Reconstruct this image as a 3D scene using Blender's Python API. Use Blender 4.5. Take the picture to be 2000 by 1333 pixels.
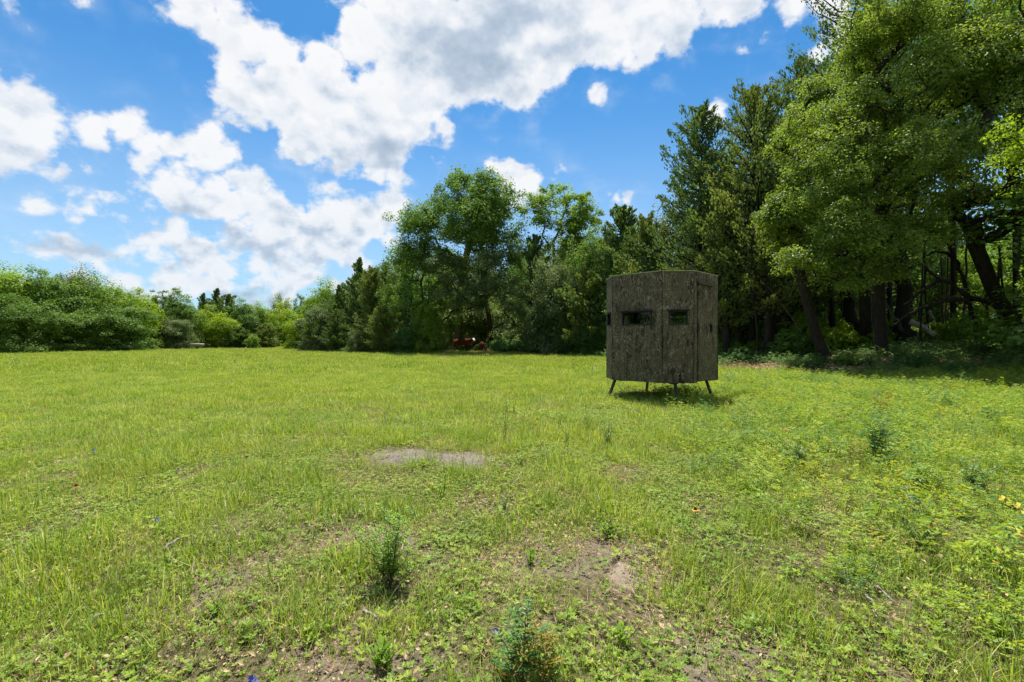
import bpy, math, random
import numpy as np
from mathutils import Vector, Matrix, noise as mnoise

for o in list(bpy.data.objects): bpy.data.objects.remove(o)
S = bpy.context.scene
C = S.collection
FPX = 944.4; CX = 1000.0; HY = 662.0; EYE = 1.25      # photograph's focal length (px), centre, horizon, eye height
# ------------------------------------------------------------------ camera
cam = bpy.data.cameras.new("camera"); camo = bpy.data.objects.new("camera", cam); C.objects.link(camo)
camo.location = (0, 0, EYE); camo.rotation_euler = (math.radians(90 - .27), 0, 0)
cam.lens = 17; cam.sensor_width = 36; cam.clip_start = .05; cam.clip_end = 3000
S.camera = camo
# ------------------------------------------------------------------ sun, exposure
SUN_EL = math.radians(71); SUN_AZ = math.radians(-4)     # azimuth from +Y (the way we look) towards +X
sdir = Vector((math.sin(SUN_AZ)*math.cos(SUN_EL), math.cos(SUN_AZ)*math.cos(SUN_EL), math.sin(SUN_EL)))
sl = bpy.data.lights.new("sun", 'SUN'); sl.energy = 5.0; sl.angle = math.radians(.53); sl.color = (1, .955, .88)
so = bpy.data.objects.new("sun", sl); C.objects.link(so); so.rotation_euler = sdir.to_track_quat('Z', 'Y').to_euler(); so.location = (-20, 30, 60)
S.view_settings.view_transform = 'Standard'; S.view_settings.look = 'None'
S.view_settings.exposure = 1.0; S.view_settings.gamma = 1; S.view_settings.use_curve_mapping = False
S.render.engine = 'CYCLES'
S.cycles.max_bounces = 8; S.cycles.diffuse_bounces = 5; S.cycles.glossy_bounces = 2; S.cycles.transmission_bounces = 4
S.cycles.transparent_max_bounces = 6; S.cycles.use_denoising = True
S.cycles.sample_clamp_indirect = 6; S.cycles.caustics_reflective = False; S.cycles.caustics_refractive = False

# ------------------------------------------------------------------ node helper
class NT:
    def __init__(s, tree): s.t = tree; s.n = tree.nodes; s.l = tree.links
    def new(s, ty, **kw):
        x = s.n.new(ty)
        for k, v in kw.items(): setattr(x, k, v)
        return x
    def put(s, sock, v):
        if v is None: return
        if isinstance(v, bpy.types.NodeSocket): s.l.new(v, sock)
        elif isinstance(v, (tuple, list)) and sock.type == 'RGBA' and len(v) == 3: sock.default_value = (*v, 1)
        else: sock.default_value = v
    def m(s, op, a, b=None, c=None, clamp=False):
        x = s.new('ShaderNodeMath', operation=op, use_clamp=clamp)
        for i, v in enumerate((a, b, c)): s.put(x.inputs[i], v)
        return x.outputs[0]
    def v(s, op, a, b=None, scale=None):
        x = s.new('ShaderNodeVectorMath', operation=op)
        s.put(x.inputs[0], a); s.put(x.inputs[1], b)
        if scale is not None: s.put(x.inputs['Scale'], scale)
        return x.outputs['Value'] if op in ('DISTANCE', 'DOT_PRODUCT', 'LENGTH') else x.outputs[0]
    def noise(s, vec, scale, detail=3, rough=.55, dist=0, col=False):
        x = s.new('ShaderNodeTexNoise'); s.put(x.inputs['Vector'], vec)
        x.inputs['Scale'].default_value = scale; x.inputs['Detail'].default_value = detail
        x.inputs['Roughness'].default_value = rough; x.inputs['Distortion'].default_value = dist
        return x.outputs['Color' if col else 'Fac']
    def ramp(s, fac, stops, interp='LINEAR'):
        x = s.new('ShaderNodeValToRGB'); s.put(x.inputs[0], fac); r = x.color_ramp; r.interpolation = interp
        while len(r.elements) < len(stops): r.elements.new(.5)
        for e, (p, c) in zip(r.elements, stops): e.position = p; e.color = (*c, 1) if len(c) == 3 else c
        return x.outputs[0]
    def mix(s, fac, a, b, blend='MIX'):
        x = s.new('ShaderNodeMix', data_type='RGBA', blend_type=blend)
        s.put(x.inputs[0], fac); s.put(x.inputs[6], a); s.put(x.inputs[7], b); return x.outputs[2]
    def smooth(s, v, a, b, lo=0., hi=1.):
        x = s.new('ShaderNodeMapRange', interpolation_type='SMOOTHSTEP'); s.put(x.inputs[0], v)
        for i, q in enumerate((a, b, lo, hi)): s.put(x.inputs[i+1], q)
        return x.outputs[0]

# ------------------------------------------------------------------ sky with cumulus
W = bpy.data.worlds.new("World"); S.world = W; W.use_nodes = True
t = NT(W.node_tree); t.n.clear()
def pxdir(px, py): return Vector(((px-CX)/FPX, 1, (HY-py)/FPX)).normalized()
tc = t.new('ShaderNodeTexCoord').outputs['Generated']
nish = t.new('ShaderNodeTexSky', sky_type='NISHITA', sun_disc=False)
nish.sun_elevation = SUN_EL; nish.sun_rotation = SUN_AZ; nish.air_density = 1.0; nish.dust_density = .55; nish.ozone_density = 2.6
hs = t.new('ShaderNodeHueSaturation'); t.put(hs.inputs['Color'], nish.outputs[0]); hs.inputs['Saturation'].default_value = 1.15; hs.inputs['Value'].default_value = .74
CL = """60 540 30;250 545 26;150 535 22;350 590 22;430 600 24;560 590 24;500 605 20;360 0 55;400 15 60;450 35 70;500 75 75;545 110 60;450 150 60;425 190 35;480 190 70;560 180 85;640 190 85;600 250 75;670 270 85;
720 315 50;775 337 30;740 240 95;820 255 60;865 262 28;650 150 60;720 90 80;800 60 110;800 160 100;900 100 120;980 60 130;1000 130 80;935 180 40;1035 185 32;1060 110 75;
1100 50 90;1180 20 70;1210 70 75;1270 50 85;1235 105 45;1320 40 70;1400 10 60;1460 0 50;1540 15 40;1620 -10 55;650 10 28;1165 185 20;1180 182 12;1150 190 10;1480 75 9;1448 105 8;1600 95 48;1640 60 50;
1570 110 25;40 215 75;0 250 110;85 250 55;60 300 45;20 322 25;110 325 22;-60 200 110;200 262 46;265 265 48;170 255 22;300 290 46;350 290 46;400 305 52;440 305 34;370 345 52;290 320 30;
240 332 14;340 375 36;160 328 16;485 365 55;440 400 60;520 395 40;560 430 52;640 415 50;700 415 46;750 408 30;600 460 55;680 465 50;540 480 52;460 450 48;785 400 12;95 398 30;165 395 38;
222 385 36;275 415 24;150 430 34;70 395 14;215 432 30;25 492 30;80 500 34;145 478 34;350 460 30;300 490 36;258 498 26;400 492 44;215 522 16;330 525 36;430 528 40;520 528 34;600 528 34;680 500 38;
700 525 26;560 558 26;450 572 28;380 560 26;490 572 30;640 560 26;330 560 24;1000 338 34;1045 352 36;1092 350 20;962 325 14;1010 375 40;1060 385 30;1203 398 18;1225 395 12;1405 222 30;
1435 212 20;25 8 22;142 0 12;1535 180 16;1240 620 30;180 470 20;560 520 40;740 470 26"""
blobs = [tuple(map(float, q.split())) for q in CL.replace("\n", "").split(";")]
GR = """930 70 200 .62;1080 60 140 .45;720 290 110 .40;560 240 70 .3;330 300 30 .3;1340 70 70 .4;620 470 45 .75;700 440 30 .45;480 450 45 .4;560 500 50 .6;220 460 40 .5;130 505 40 .6;320 545 50 .6;
450 505 40 .35;420 555 40 .55;620 550 50 .65;20 310 50 .4;190 415 30 .35;540 575 60 .5;690 500 30 .5"""
greys = [tuple(map(float, q.split())) for q in GR.replace("\n", "").split(";")]
# cumulus is lumpy: warp the direction a little, then compare a soft distance field with fractal noise
w1 = t.v('SCALE', t.v('SUBTRACT', t.noise(tc, 9, 2, .5, col=True), (.5, .5, .5)), scale=.055)
w2 = t.v('SCALE', t.v('SUBTRACT', t.noise(tc, 34, 3, .6, col=True), (.5, .5, .5)), scale=.026)
dw = t.v('ADD', t.v('ADD', tc, w1), w2)
def field(lst, vec):
    cur = None
    for b in lst:
        d = pxdir(b[0], b[1]); ct = d.y; r = (1.03*b[2]+(5 if b[1] > 370 and b[0] < 780 else 0))/FPX*ct**1.5
        f = t.m('MULTIPLY_ADD', t.v('DISTANCE', vec, tuple(d)), -1.0, r)
        cur = f if cur is None else t.m('MAXIMUM', cur, f)
    return cur
F = field(blobs, dw); Fup = field(blobs, t.v('ADD', dw, (0, 0, .030)))
sep = t.new('ShaderNodeSeparateXYZ'); t.put(sep.inputs[0], tc)
# the rest of the sky carries the same sort of clouds
plan = t.v('SCALE', tc, scale=t.m('DIVIDE', 1.0, t.m('ADD', t.m('MAXIMUM', sep.outputs[2], 0.0), .18)))
gen = t.m('MULTIPLY', t.m('SUBTRACT', t.noise(plan, 1.1, 3, .5), .51), .9)
front = t.smooth(t.v('DISTANCE', tc, tuple(pxdir(1000, 560))), .86, 1.02)
base_ = t.m('SUBTRACT', Fup, F)
F = t.m('MAXIMUM', F, t.m('MINIMUM', gen, t.m('MULTIPLY_ADD', front, 2.0, -1.0)))
tcz = t.v('MULTIPLY', tc, (1, 1, 1.35)); lowz = t.smooth(sep.outputs[2], .02, .42)
fb = t.noise(tcz, 15, 9, .54)
fbs = t.noise(tcz, 13, 5, .5)
fbu = t.noise(t.v('ADD', tcz, (0, 0, .026)), 13, 5, .5)
fb3 = t.noise(tc, 7, 5, .55)
dens = t.m('ADD', F, t.m('MULTIPLY', t.m('SUBTRACT', fb, .5), t.m('MULTIPLY_ADD', lowz, -.02, .15)))
mask = t.smooth(dens, -.004, .020)
wisp = t.m('MULTIPLY', t.smooth(t.m('ADD', F, t.m('MULTIPLY', t.m('SUBTRACT', fb3, .5), .12)), -.06, .03), t.smooth(fb, .42, .75, 0., .38))
mask = t.m('MAXIMUM', mask, wisp)
gcur = None
for gx, gy, gr, ga in greys:
    d = pxdir(gx, gy); r = gr/FPX*d.y**1.5
    f = t.m('MULTIPLY', t.smooth(t.v('DISTANCE', dw, tuple(d)), r*1.25, r*.1), ga)
    gcur = f if gcur is None else t.m('MAXIMUM', gcur, f)
gg = t.m('MULTIPLY', gcur, t.smooth(F, -.01, .05))
relief = t.m('MULTIPLY', t.m('SUBTRACT', fbu, fbs), t.m('MULTIPLY_ADD', lowz, -2.2, 4.0))
shade = t.m('ADD', t.m('MULTIPLY', gg, .8), t.m('ADD', relief, t.m('MULTIPLY', t.m('SUBTRACT', .5, fb3), .35)), clamp=True)
thick = t.smooth(dens, .0, .10, 0., .10)
shade = t.m('ADD', shade, t.m('MULTIPLY', t.m('MULTIPLY', base_, 15.0, clamp=True), t.smooth(F, -.01, .03, .3, .62)), clamp=True)
shade = t.m('ADD', shade, thick, clamp=True)
ccol = t.ramp(shade, [(0, (1, 1, 1)), (.25, (.84, .88, .93)), (.6, (.55, .64, .75)), (1, (.38, .48, .61))])
ccol = t.mix(t.m('SUBTRACT', 1., lowz), ccol, t.mix(.22, ccol, (.45, .62, .85)))
skyc = t.mix(1., hs.outputs[0], (.40, .85, 1.02), 'MULTIPLY')
pale = t.smooth(sep.outputs[2], .0, .5, .62, 0.)
skyc = t.mix(pale, skyc, (3.1, 3.9, 4.9))
SKY_S = .1
out = t.mix(t.m('MULTIPLY', mask, .96), skyc, t.mix(1., ccol, (4.95, 4.95, 4.95), 'MULTIPLY'))
bg = t.new('ShaderNodeBackground'); t.put(bg.inputs[0], out); bg.inputs[1].default_value = SKY_S
wo = t.new('ShaderNodeOutputWorld'); t.l.new(bg.outputs[0], wo.inputs[0])
W.cycles.sampling_method = 'MANUAL'; W.cycles.sample_map_resolution = 512

# ------------------------------------------------------------------ materials
def mat(name):
    m = bpy.data.materials.new(name); m.use_nodes = True; n = NT(m.node_tree); n.n.clear()
    o = n.new('ShaderNodeOutputMaterial'); return m, n, o
def principled(n, o, col, rough=.8, spec=.3, bump=None, bd=.02, bs=.6, metal=0):
    p = n.new('ShaderNodeBsdfPrincipled'); n.put(p.inputs['Base Color'], col); n.put(p.inputs['Roughness'], rough)
    p.inputs['Specular IOR Level'].default_value = spec; p.inputs['Metallic'].default_value = metal
    if bump is not None:
        b = n.new('ShaderNodeBump'); n.put(b.inputs['Height'], bump); b.inputs['Distance'].default_value = bd; b.inputs['Strength'].default_value = bs
        n.l.new(b.outputs[0], p.inputs['Normal'])
    n.l.new(p.outputs[0], o.inputs[0]); return p
def leafmat(name, stops, transl=.38, gloss=.05, rough=.42, patch=0, inst=False, gain=1.9):
    """thin leaves: diffuse + light let through; colour varies leaf by leaf and clump by clump"""
    m, n, o = mat(name)
    a = n.new('ShaderNodeAttribute', attribute_name='rnd').outputs['Fac']
    oi = n.new('ShaderNodeObjectInfo').outputs['Random']
    if inst: a = n.m('FRACT', n.m('ADD', n.m('MULTIPLY', a, .6), n.m('MULTIPLY', oi, .55)))
    else: a = n.m('ADD', n.m('MULTIPLY', a, .86), n.m('MULTIPLY', oi, .14))
    gloss *= .3; rough += .1
    stops = [(s_, (min(.6, c_[0]*gain*1.12), min(.6, c_[1]*gain), c_[2]*gain*.9)) for s_, c_ in stops]
    col = n.ramp(a, stops)
    if patch:
        g = n.new('ShaderNodeNewGeometry').outputs['Position']
        f = n.noise(g, patch, 3, .6)
        col = n.mix(n.smooth(f, .35, .68, 0., .65), col, n.mix(1., col, (1.14, 1.04, .85), 'MULTIPLY'))
        f2 = n.noise(g, patch*3.7, 2, .6)
        col = n.mix(n.smooth(f2, .3, .7, 0., .7), col, n.mix(1., col, (.60, .76, .8), 'MULTIPLY'))
    d = n.new('ShaderNodeBsdfDiffuse'); n.put(d.inputs[0], col)
    tr = n.new('ShaderNodeBsdfTranslucent'); n.put(tr.inputs[0], n.mix(1., col, (1.25, 1.2, .75), 'MULTIPLY'))
    x = n.new('ShaderNodeMixShader'); x.inputs[0].default_value = transl; n.l.new(d.outputs[0], x.inputs[1]); n.l.new(tr.outputs[0], x.inputs[2])
    gl = n.new('ShaderNodeBsdfGlossy'); gl.inputs['Roughness'].default_value = rough; gl.inputs[0].default_value = (.9, .95, 1, 1)
    y = n.new('ShaderNodeMixShader'); y.inputs[0].default_value = gloss; n.l.new(x.outputs[0], y.inputs[1]); n.l.new(gl.outputs[0], y.inputs[2])
    n.l.new(y.outputs[0], o.inputs[0]); return m
def barkmat(name, c1, c2, sc=1):
    m, n, o = mat(name)
    g = n.new('ShaderNodeTexCoord').outputs['Object']
    mp = n.new('ShaderNodeMapping'); n.put(mp.inputs[0], g); mp.inputs['Scale'].default_value = (9*sc, 9*sc, 1.7*sc)
    f = n.noise(mp.outputs[0], 1.6, 6, .65, .6)
    principled(n, o, n.ramp(f, [(.25, c1), (.62, c2), (.8, tuple(k*1.35 for k in c2))]), .9, .15, f, .05, .9)
    return m
M = {}
M['leaf_oak'] = leafmat('oak leaves', [(0, (.045, .078, .012)), (.5, (.088, .142, .020)), (1, (.145, .205, .034))], .46, .10, .36)
M['leaf_bright'] = leafmat('bright green leaves', [(0, (.045, .095, .012)), (.5, (.09, .165, .016)), (1, (.165, .24, .02))], .45, .05)
M['leaf_lime'] = leafmat('yellow green leaves', [(0, (.060, .115, .010)), (.5, (.110, .180, .013)), (1, (.18, .245, .018))], .5, .04)
M['leaf_mid'] = leafmat('mid green leaves', [(0, (.032, .075, .014)), (.5, (.062, .125, .020)), (1, (.11, .18, .028))], .42, .06)
M['leaf_grey'] = leafmat('grey olive leaves', [(0, (.030, .055, .020)), (.5, (.058, .092, .032)), (1, (.10, .14, .052))], .38, .07, .38)
M['leaf_cedar'] = leafmat('cedar sprays', [(0, (.020, .042, .014)), (.5, (.040, .074, .022)), (1, (.072, .110, .032))], .36, .04, gain=2.3)
M['leaf_cedar_olive'] = leafmat('olive cedar sprays', [(0, (.032, .055, .016)), (.5, (.060, .090, .024)), (1, (.100, .132, .036))], .36, .04, gain=2.1)
M['leaf_shrub'] = leafmat('shrub leaves', [(0, (.022, .062, .016)), (.6, (.050, .115, .026)), (1, (.09, .17, .035))], .40, .06)
M['bark_dark'] = barkmat('dark bark', (.012, .010, .008), (.048, .040, .032))
M['bark_grey'] = barkmat('grey bark', (.05, .045, .038), (.17, .155, .13))
M['wood_pale'] = barkmat('bleached dead wood', (.20, .17, .14), (.50, .46, .40), 4)
M['grass'] = leafmat('grass blades', [(0, (.052, .100, .012)), (.35, (.092, .155, .016)), (.64, (.150, .210, .026)), (.84, (.24, .27, .07)), (1, (.44, .38, .19))], .46, .05, .4, .22, True, 1.98)
M['forb'] = leafmat('small broad leaves', [(0, (.050, .105, .016)), (.5, (.105, .18, .022)), (1, (.19, .25, .028))], .42, .05, .4, .3, True, gain=1.75)
M['weed'] = leafmat('mixed weed leaves', [(0, (.040, .105, .050)), (.3, (.07, .14, .035)), (.55, (.13, .20, .022)), (.9, (.20, .26, .022)), (.97, (.32, .25, .04)), (1, (.36, .17, .05))], .42, .05, .4, .25, True, gain=1.75)
M['straw'] = leafmat('dry straw', [(0, (.20, .15, .09)), (.5, (.36, .29, .17)), (1, (.52, .45, .30))], .2, .03, .5, 0, True, gain=1.0)
M['litter'] = leafmat('fallen brown leaves', [(0, (.13, .085, .06)), (.5, (.30, .22, .145)), (1, (.48, .38, .26))], .15, .05, .4, 0, True, gain=1.0)
M['plant'] = leafmat('leafy plant', [(0, (.045, .105, .014)), (.5, (.095, .18, .020)), (1, (.16, .25, .028))], .42, .07, .35)
M['plant_dark'] = leafmat('dark leafy plant', [(0, (.028, .065, .018)), (.5, (.055, .11, .028)), (1, (.10, .17, .035))], .38, .08, .35)
M['plant_teal'] = leafmat('teal compound leaves', [(0, (.025, .075, .022)), (.6, (.055, .125, .028)), (.9, (.10, .18, .03)), (1, (.30, .19, .04))], .4, .06, .35)
M['plant_orange'] = leafmat('yellow and orange young leaves', [(0, (.09, .15, .02)), (.5, (.17, .20, .025)), (1, (.34, .15, .035))], .45, .05, .35, gain=1.2)

def dirt_color(n, g):
    f1 = n.noise(g, 9, 6, .7); f2 = n.noise(g, 60, 4, .7); f3 = n.noise(g, .8, 3, .6)
    c = n.ramp(f1, [(.28, (.075, .058, .042)), (.5, (.18, .142, .11)), (.72, (.32, .265, .21))])
    c = n.mix(n.smooth(f2, .42, .72, 0., .6), c, (.44, .37, .28))
    return c, f1, f2, f3
m, n, o = mat('pasture ground'); M['ground'] = m
g = n.new('ShaderNodeNewGeometry').outputs['Position']
c, f1, f2, f3 = dirt_color(n, g)
bare = n.new('ShaderNodeAttribute', attribute_name='bare').outputs['Fac']
wood = n.new('ShaderNodeAttribute', attribute_name='wood').outputs['Fac']
thatch = n.ramp(n.noise(g, 26, 5, .75), [(.3, (.07, .085, .018)), (.52, (.135, .165, .030)), (.75, (.24, .235, .08))])
far_ = n.new('ShaderNodeAttribute', attribute_name='thick').outputs['Fac']
trash = n.ramp(n.noise(g, 38, 6, .8), [(.34, (.025, .022, .012)), (.48, (.075, .065, .032)), (.58, (.15, .125, .07)), (.72, (.34, .28, .19))])  # soil and litter, darkened so gaps between the blades read as shade
thatch = n.mix(far_, trash, thatch)
c = n.mix(n.m('MULTIPLY', bare, 1., clamp=True), thatch, n.mix(.45, c, trash))
duff = n.ramp(n.noise(g, 14, 6, .75), [(.3, (.05, .036, .026)), (.5, (.12, .085, .06)), (.72, (.26, .19, .14))])
c = n.mix(wood, c, duff)
principled(n, o, c, .95, .1, n.m('ADD', f1, n.m('MULTIPLY', f2, .4)), .05, .9)

m, n, o = mat('grey sandy dirt'); M['dirt'] = m
g = n.new('ShaderNodeTexCoord').outputs['Object']
f1 = n.noise(g, 12, 6, .7); f2 = n.noise(g, 90, 3, .7)
c = n.ramp(f1, [(.3, (.10, .082, .07)), (.55, (.19, .16, .138)), (.75, (.29, .25, .215))])
principled(n, o, n.mix(n.smooth(f2, .5, .75, 0., .5), c, (.38, .33, .28)), .95, .1, n.m('ADD', f1, n.m('MULTIPLY', f2, .5)), .03, 1.)

# camouflage print: tall bark shapes, pale twigs, dark slanting sticks
m, n, o = mat('camouflage print'); M['camo'] = m
g = n.new('ShaderNodeTexCoord').outputs['Object']
mp = n.new('ShaderNodeMapping'); n.put(mp.inputs[0], g); mp.inputs['Scale'].default_value = (1, 1, .42)
b1 = n.noise(mp.outputs[0], 9, 6, .68, 1.4)
c = n.ramp(b1, [(.34, (.014, .013, .010)), (.43, (.070, .052, .034)), (.51, (.165, .125, .080)), (.57, (.075, .072, .030)), (.66, (.27, .225, .165))])
wv = n.new('ShaderNodeTexNoise'); n.put(wv.inputs[0], n.new('ShaderNodeMapping').outputs[0]); mp2 = wv.inputs[0].links[0].from_node; n.put(mp2.inputs[0], g); mp2.inputs['Scale'].default_value = (1, 1, .45)
wv.inputs['Scale'].default_value = 9; wv.inputs['Detail'].default_value = 2; wv.inputs['Distortion'].default_value = 2.2
line = n.m('ABSOLUTE', n.m('SUBTRACT', wv.outputs[0], .5))
c = n.mix(n.m('MULTIPLY', n.smooth(line, .020, .006), n.smooth(n.noise(g, 5, 2), .40, .52)), c, (.42, .37, .28))
c = n.mix(n.smooth(n.m('ABSOLUTE', n.m('SUBTRACT', wv.outputs[0], .40)), .022, .008, 0., .85), c, (.010, .009, .007))
vt = n.new('ShaderNodeMapping'); n.put(vt.inputs[0], g); vt.inputs['Scale'].default_value = (2.2, 2.2, .22)
c = n.mix(n.smooth(n.noise(vt.outputs[0], 16, 3, .6), .52, .68, 0., .5), c, (.19, .155, .11))
sx = n.new('ShaderNodeSeparateXYZ'); n.put(sx.inputs[0], g)
moss = n.m('MULTIPLY', n.smooth(sx.outputs[2], 1.4, .3), n.smooth(n.noise(g, 3.5, 5, .7), .40, .68))
c = n.mix(n.m('MULTIPLY', moss, .55), c, (.060, .075, .022))
principled(n, o, n.mix(1., c, (.84, .83, .82), 'MULTIPLY'), .78, .25, b1, .004, .4)

def plain(name, col, rough=.6, spec=.3, metal=0, var=.25, sc=20):
    m, n, o = mat(name); g = n.new('ShaderNodeTexCoord').outputs['Object']; f = n.noise(g, sc, 5, .65)
    principled(n, o, n.ramp(f, [(.3, tuple(k*(1-var) for k in col)), (.7, tuple(min(1, k*(1+var)) for k in col))]), rough, spec, f, .003, .4, metal); return m
M['black'] = plain('black window frame plastic', (.012, .012, .013), .45, .4)
M['steel'] = plain('weathered dark steel', (.075, .066, .055), .6, .35, .2, .45)
M['edge'] = plain('mossy roof edge with lit tone', (.36, .34, .20), .9, .1, 0, .45)  # moss tone, lightened to paint the bright line along the roof lip
M['floorply'] = plain('blind floor plywood', (.12, .10, .07), .8, .2)
M['emblem'] = plain('pale emblem', (.34, .31, .24), .7, .2, 0, .15)
M['pipe'] = plain('feeder grey metal', (.25, .22, .20), .55, .4, .3)
M['post'] = plain('pale fence post wood', (.42, .39, .34), .85, .1)
M['hide'] = plain('red brown hide', (.085, .020, .009), .85, .08, 0, .35, 6)
M['hidewhite'] = plain('white face hair', (.62, .58, .54), .7, .2, 0, .12)
M['hidedark'] = plain('dark muzzle and hoof', (.05, .03, .025), .6, .3)
M['petal_red'] = plain('dark red petals', (.22, .018, .012), .6, .2)
M['petal_yellow'] = plain('orange yellow petal tips', (.75, .35, .02), .6, .2)
M['petal_blue'] = plain('blue violet petals', (.13, .14, .55), .6, .2)
M['flower_disc'] = plain('flower centre', (.06, .02, .012), .8, .1)
m, n, o = mat('window glass'); M['glass'] = m
gl = n.new('ShaderNodeBsdfGlossy'); gl.inputs['Roughness'].default_value = .03; tp = n.new('ShaderNodeBsdfTransparent'); tp.inputs[0].default_value = (.93, .97, .94, 1)
x = n.new('ShaderNodeMixShader'); x.inputs[0].default_value = .035
n.l.new(tp.outputs[0], x.inputs[1]); n.l.new(gl.outputs[0], x.inputs[2]); n.l.new(x.outputs[0], o.inputs[0])

# ------------------------------------------------------------------ mesh helpers
def arr_mesh(name, V, quads=None, tris=None, mats=(), rnd=None, smooth=False, mi=None):
    me = bpy.data.meshes.new(name); V = np.asarray(V, np.float32)
    me.vertices.add(len(V)); me.vertices.foreach_set('co', V.ravel())
    nq = 0 if quads is None else len(quads); nt = 0 if tris is None else len(tris)
    idx = np.concatenate([np.asarray(q, np.int32).ravel() for q in (quads, tris) if q is not None and len(q)])
    tot = np.concatenate([np.full(nq, 4, np.int32), np.full(nt, 3, np.int32)])
    st = np.concatenate([[0], np.cumsum(tot)[:-1]]).astype(np.int32)
    me.loops.add(len(idx)); me.loops.foreach_set('vertex_index', idx)
    me.polygons.add(len(tot)); me.polygons.foreach_set('loop_start', st)
    if smooth: me.polygons.foreach_set('use_smooth', np.ones(len(tot), bool))
    else: me.polygons.foreach_set('use_smooth', np.zeros(len(tot), bool))
    me.update(calc_edges=True)
    if rnd is not None:
        a = me.attributes.new('rnd', 'FLOAT', 'FACE'); a.data.foreach_set('value', np.asarray(rnd, np.float32))
    for q in mats: me.materials.append(q)
    if mi is not None: me.polygons.foreach_set('material_index', np.asarray(mi, np.int32))
    return me
def ob(name, me, parent=None, loc=None, mt=None):
    o = bpy.data.objects.new(name, me); C.objects.link(o)
    if parent is not None: o.parent = parent
    if loc is not None: o.location = loc
    if mt is not None: me.materials.append(mt)
    return o
def empty(name, loc, label=None, cat=None, group=None, rz=0):
    o = bpy.data.objects.new(name, None); C.objects.link(o); o.location = loc; o.rotation_euler = (0, 0, rz); o.empty_display_size = .2
    return tag(o, label, cat, group)
def tag(o, label=None, cat=None, group=None, kind=None):
    if label: o['label'] = label
    if cat: o['category'] = cat
    if group: o['group'] = group
    if kind: o['kind'] = kind
    return o
class MB:
    def __init__(s): s.V = []; s.Q = []; s.T = []; s.n = 0
    def add(s, V, Q=(), T=()):
        V = np.asarray(V, float)
        s.V.append(V)
        if len(Q): s.Q.append(np.asarray(Q)+s.n)
        if len(T): s.T.append(np.asarray(T)+s.n)
        s.n += len(V)
    def box(s, a, b, X=None):
        (x0, y0, z0), (x1, y1, z1) = a, b
        V = np.array([(x, y, z) for z in (z0, z1) for y in (y0, y1) for x in (x0, x1)], float)
        if X is not None: V = V@np.array(X.to_3x3()).T+np.array(X.translation)
        s.add(V, [(0, 2, 3, 1), (4, 5, 7, 6), (0, 1, 5, 4), (2, 6, 7, 3), (0, 4, 6, 2), (1, 3, 7, 5)])
    def tube(s, pts, rad, k=6, cap=True):
        P = np.asarray(pts, float); R = np.broadcast_to(np.asarray(rad, float), (len(P),))
        T = np.gradient(P, axis=0); T /= np.linalg.norm(T, axis=1)[:, None]+1e-9
        ref = np.array([0, 0, 1.]) if abs(T[0][2]) < .9 else np.array([1., 0, 0])
        U = np.cross(T, ref); U /= np.linalg.norm(U, axis=1)[:, None]+1e-9; Wv = np.cross(T, U)
        an = np.arange(k)*2*math.pi/k
        V = P[:, None]+R[:, None, None]*(np.cos(an)[None, :, None]*U[:, None]+np.sin(an)[None, :, None]*Wv[:, None])
        i = np.arange(len(P)-1)[:, None]*k; j = np.arange(k)[None]; j2 = (j+1) % k
        Q = np.stack([i+j, i+j2, i+k+j2, i+k+j], -1).reshape(-1, 4)
        V = V.reshape(-1, 3); Tt = []
        if cap:
            V = np.vstack([V, P[0], P[-1]]); n0 = len(V)-2; b = (len(P)-1)*k
            for q in range(k): Tt += [(n0, (q+1) % k, q), (n0+1, b+q, b+(q+1) % k)]
        s.add(V, Q, Tt)
    def mesh(s, name, mats=(), smooth=False):
        return arr_mesh(name, np.vstack(s.V), np.vstack(s.Q) if s.Q else None, np.vstack(s.T) if s.T else None, mats, None, smooth)
    def build(s, name, mt, parent=None, smooth=False, loc=None): return ob(name, s.mesh(name, (mt,), smooth), parent, loc)

def ss(t_): t_ = np.clip(t_, 0, 1); return t_*t_*(3-2*t_)
def gz(x, y):
    x = np.asarray(x, float); y = np.asarray(y, float)
    z = .75*ss((x-8)/10)*ss((y-9)/11)
    z = z+.018*np.sin(x*1.9+y*.7)*np.sin(y*1.3-x*.4)+.012*np.sin(x*4.1+1)*np.sin(y*3.7)+.05*np.sin(x*.21+2)*np.sin(y*.17)-.04
    return z
def world(px, py, D): return Vector(((px-CX)/FPX*D, D, EYE+(HY-py)/FPX*D))
def gp(px, py):                       # where the line of sight through a photo pixel meets the ground
    D = EYE*FPX/(py-HY)
    for _ in range(12):
        x = (px-CX)/FPX*D; D = D*.4+.6*(EYE-float(gz(x, D)))*FPX/(py-HY)
    x = (px-CX)/FPX*D; return Vector((x, D, float(gz(x, D))))
_rt = np.random.RandomState(7)
_tab = _rt.rand(256, 256)
def vnoise(x, y, sc, oct_=3):         # cheap tiling value noise, 0..1
    r = 0; a = 1; tot = 0
    for k in range(oct_):
        u = x*sc+17.3*k+1000; v = y*sc+9.1*k+1000; i = np.floor(u).astype(int); j = np.floor(v).astype(int); fu = ss(u-i); fv = ss(v-j)
        q = lambda a_, b_: _tab[a_ % 256, b_ % 256]
        r = r+a*((q(i, j)*(1-fu)+q(i+1, j)*fu)*(1-fv)+(q(i, j+1)*(1-fu)+q(i+1, j+1)*fu)*fv); tot += a; a *= .5; sc *= 2.1
    return r/tot
PATCH = gp(845, 896)
BARE = [(gp(785, 893), .34, .33), (gp(905, 899), .27, .42), (gp(845, 892), .25, .25)]
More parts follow.
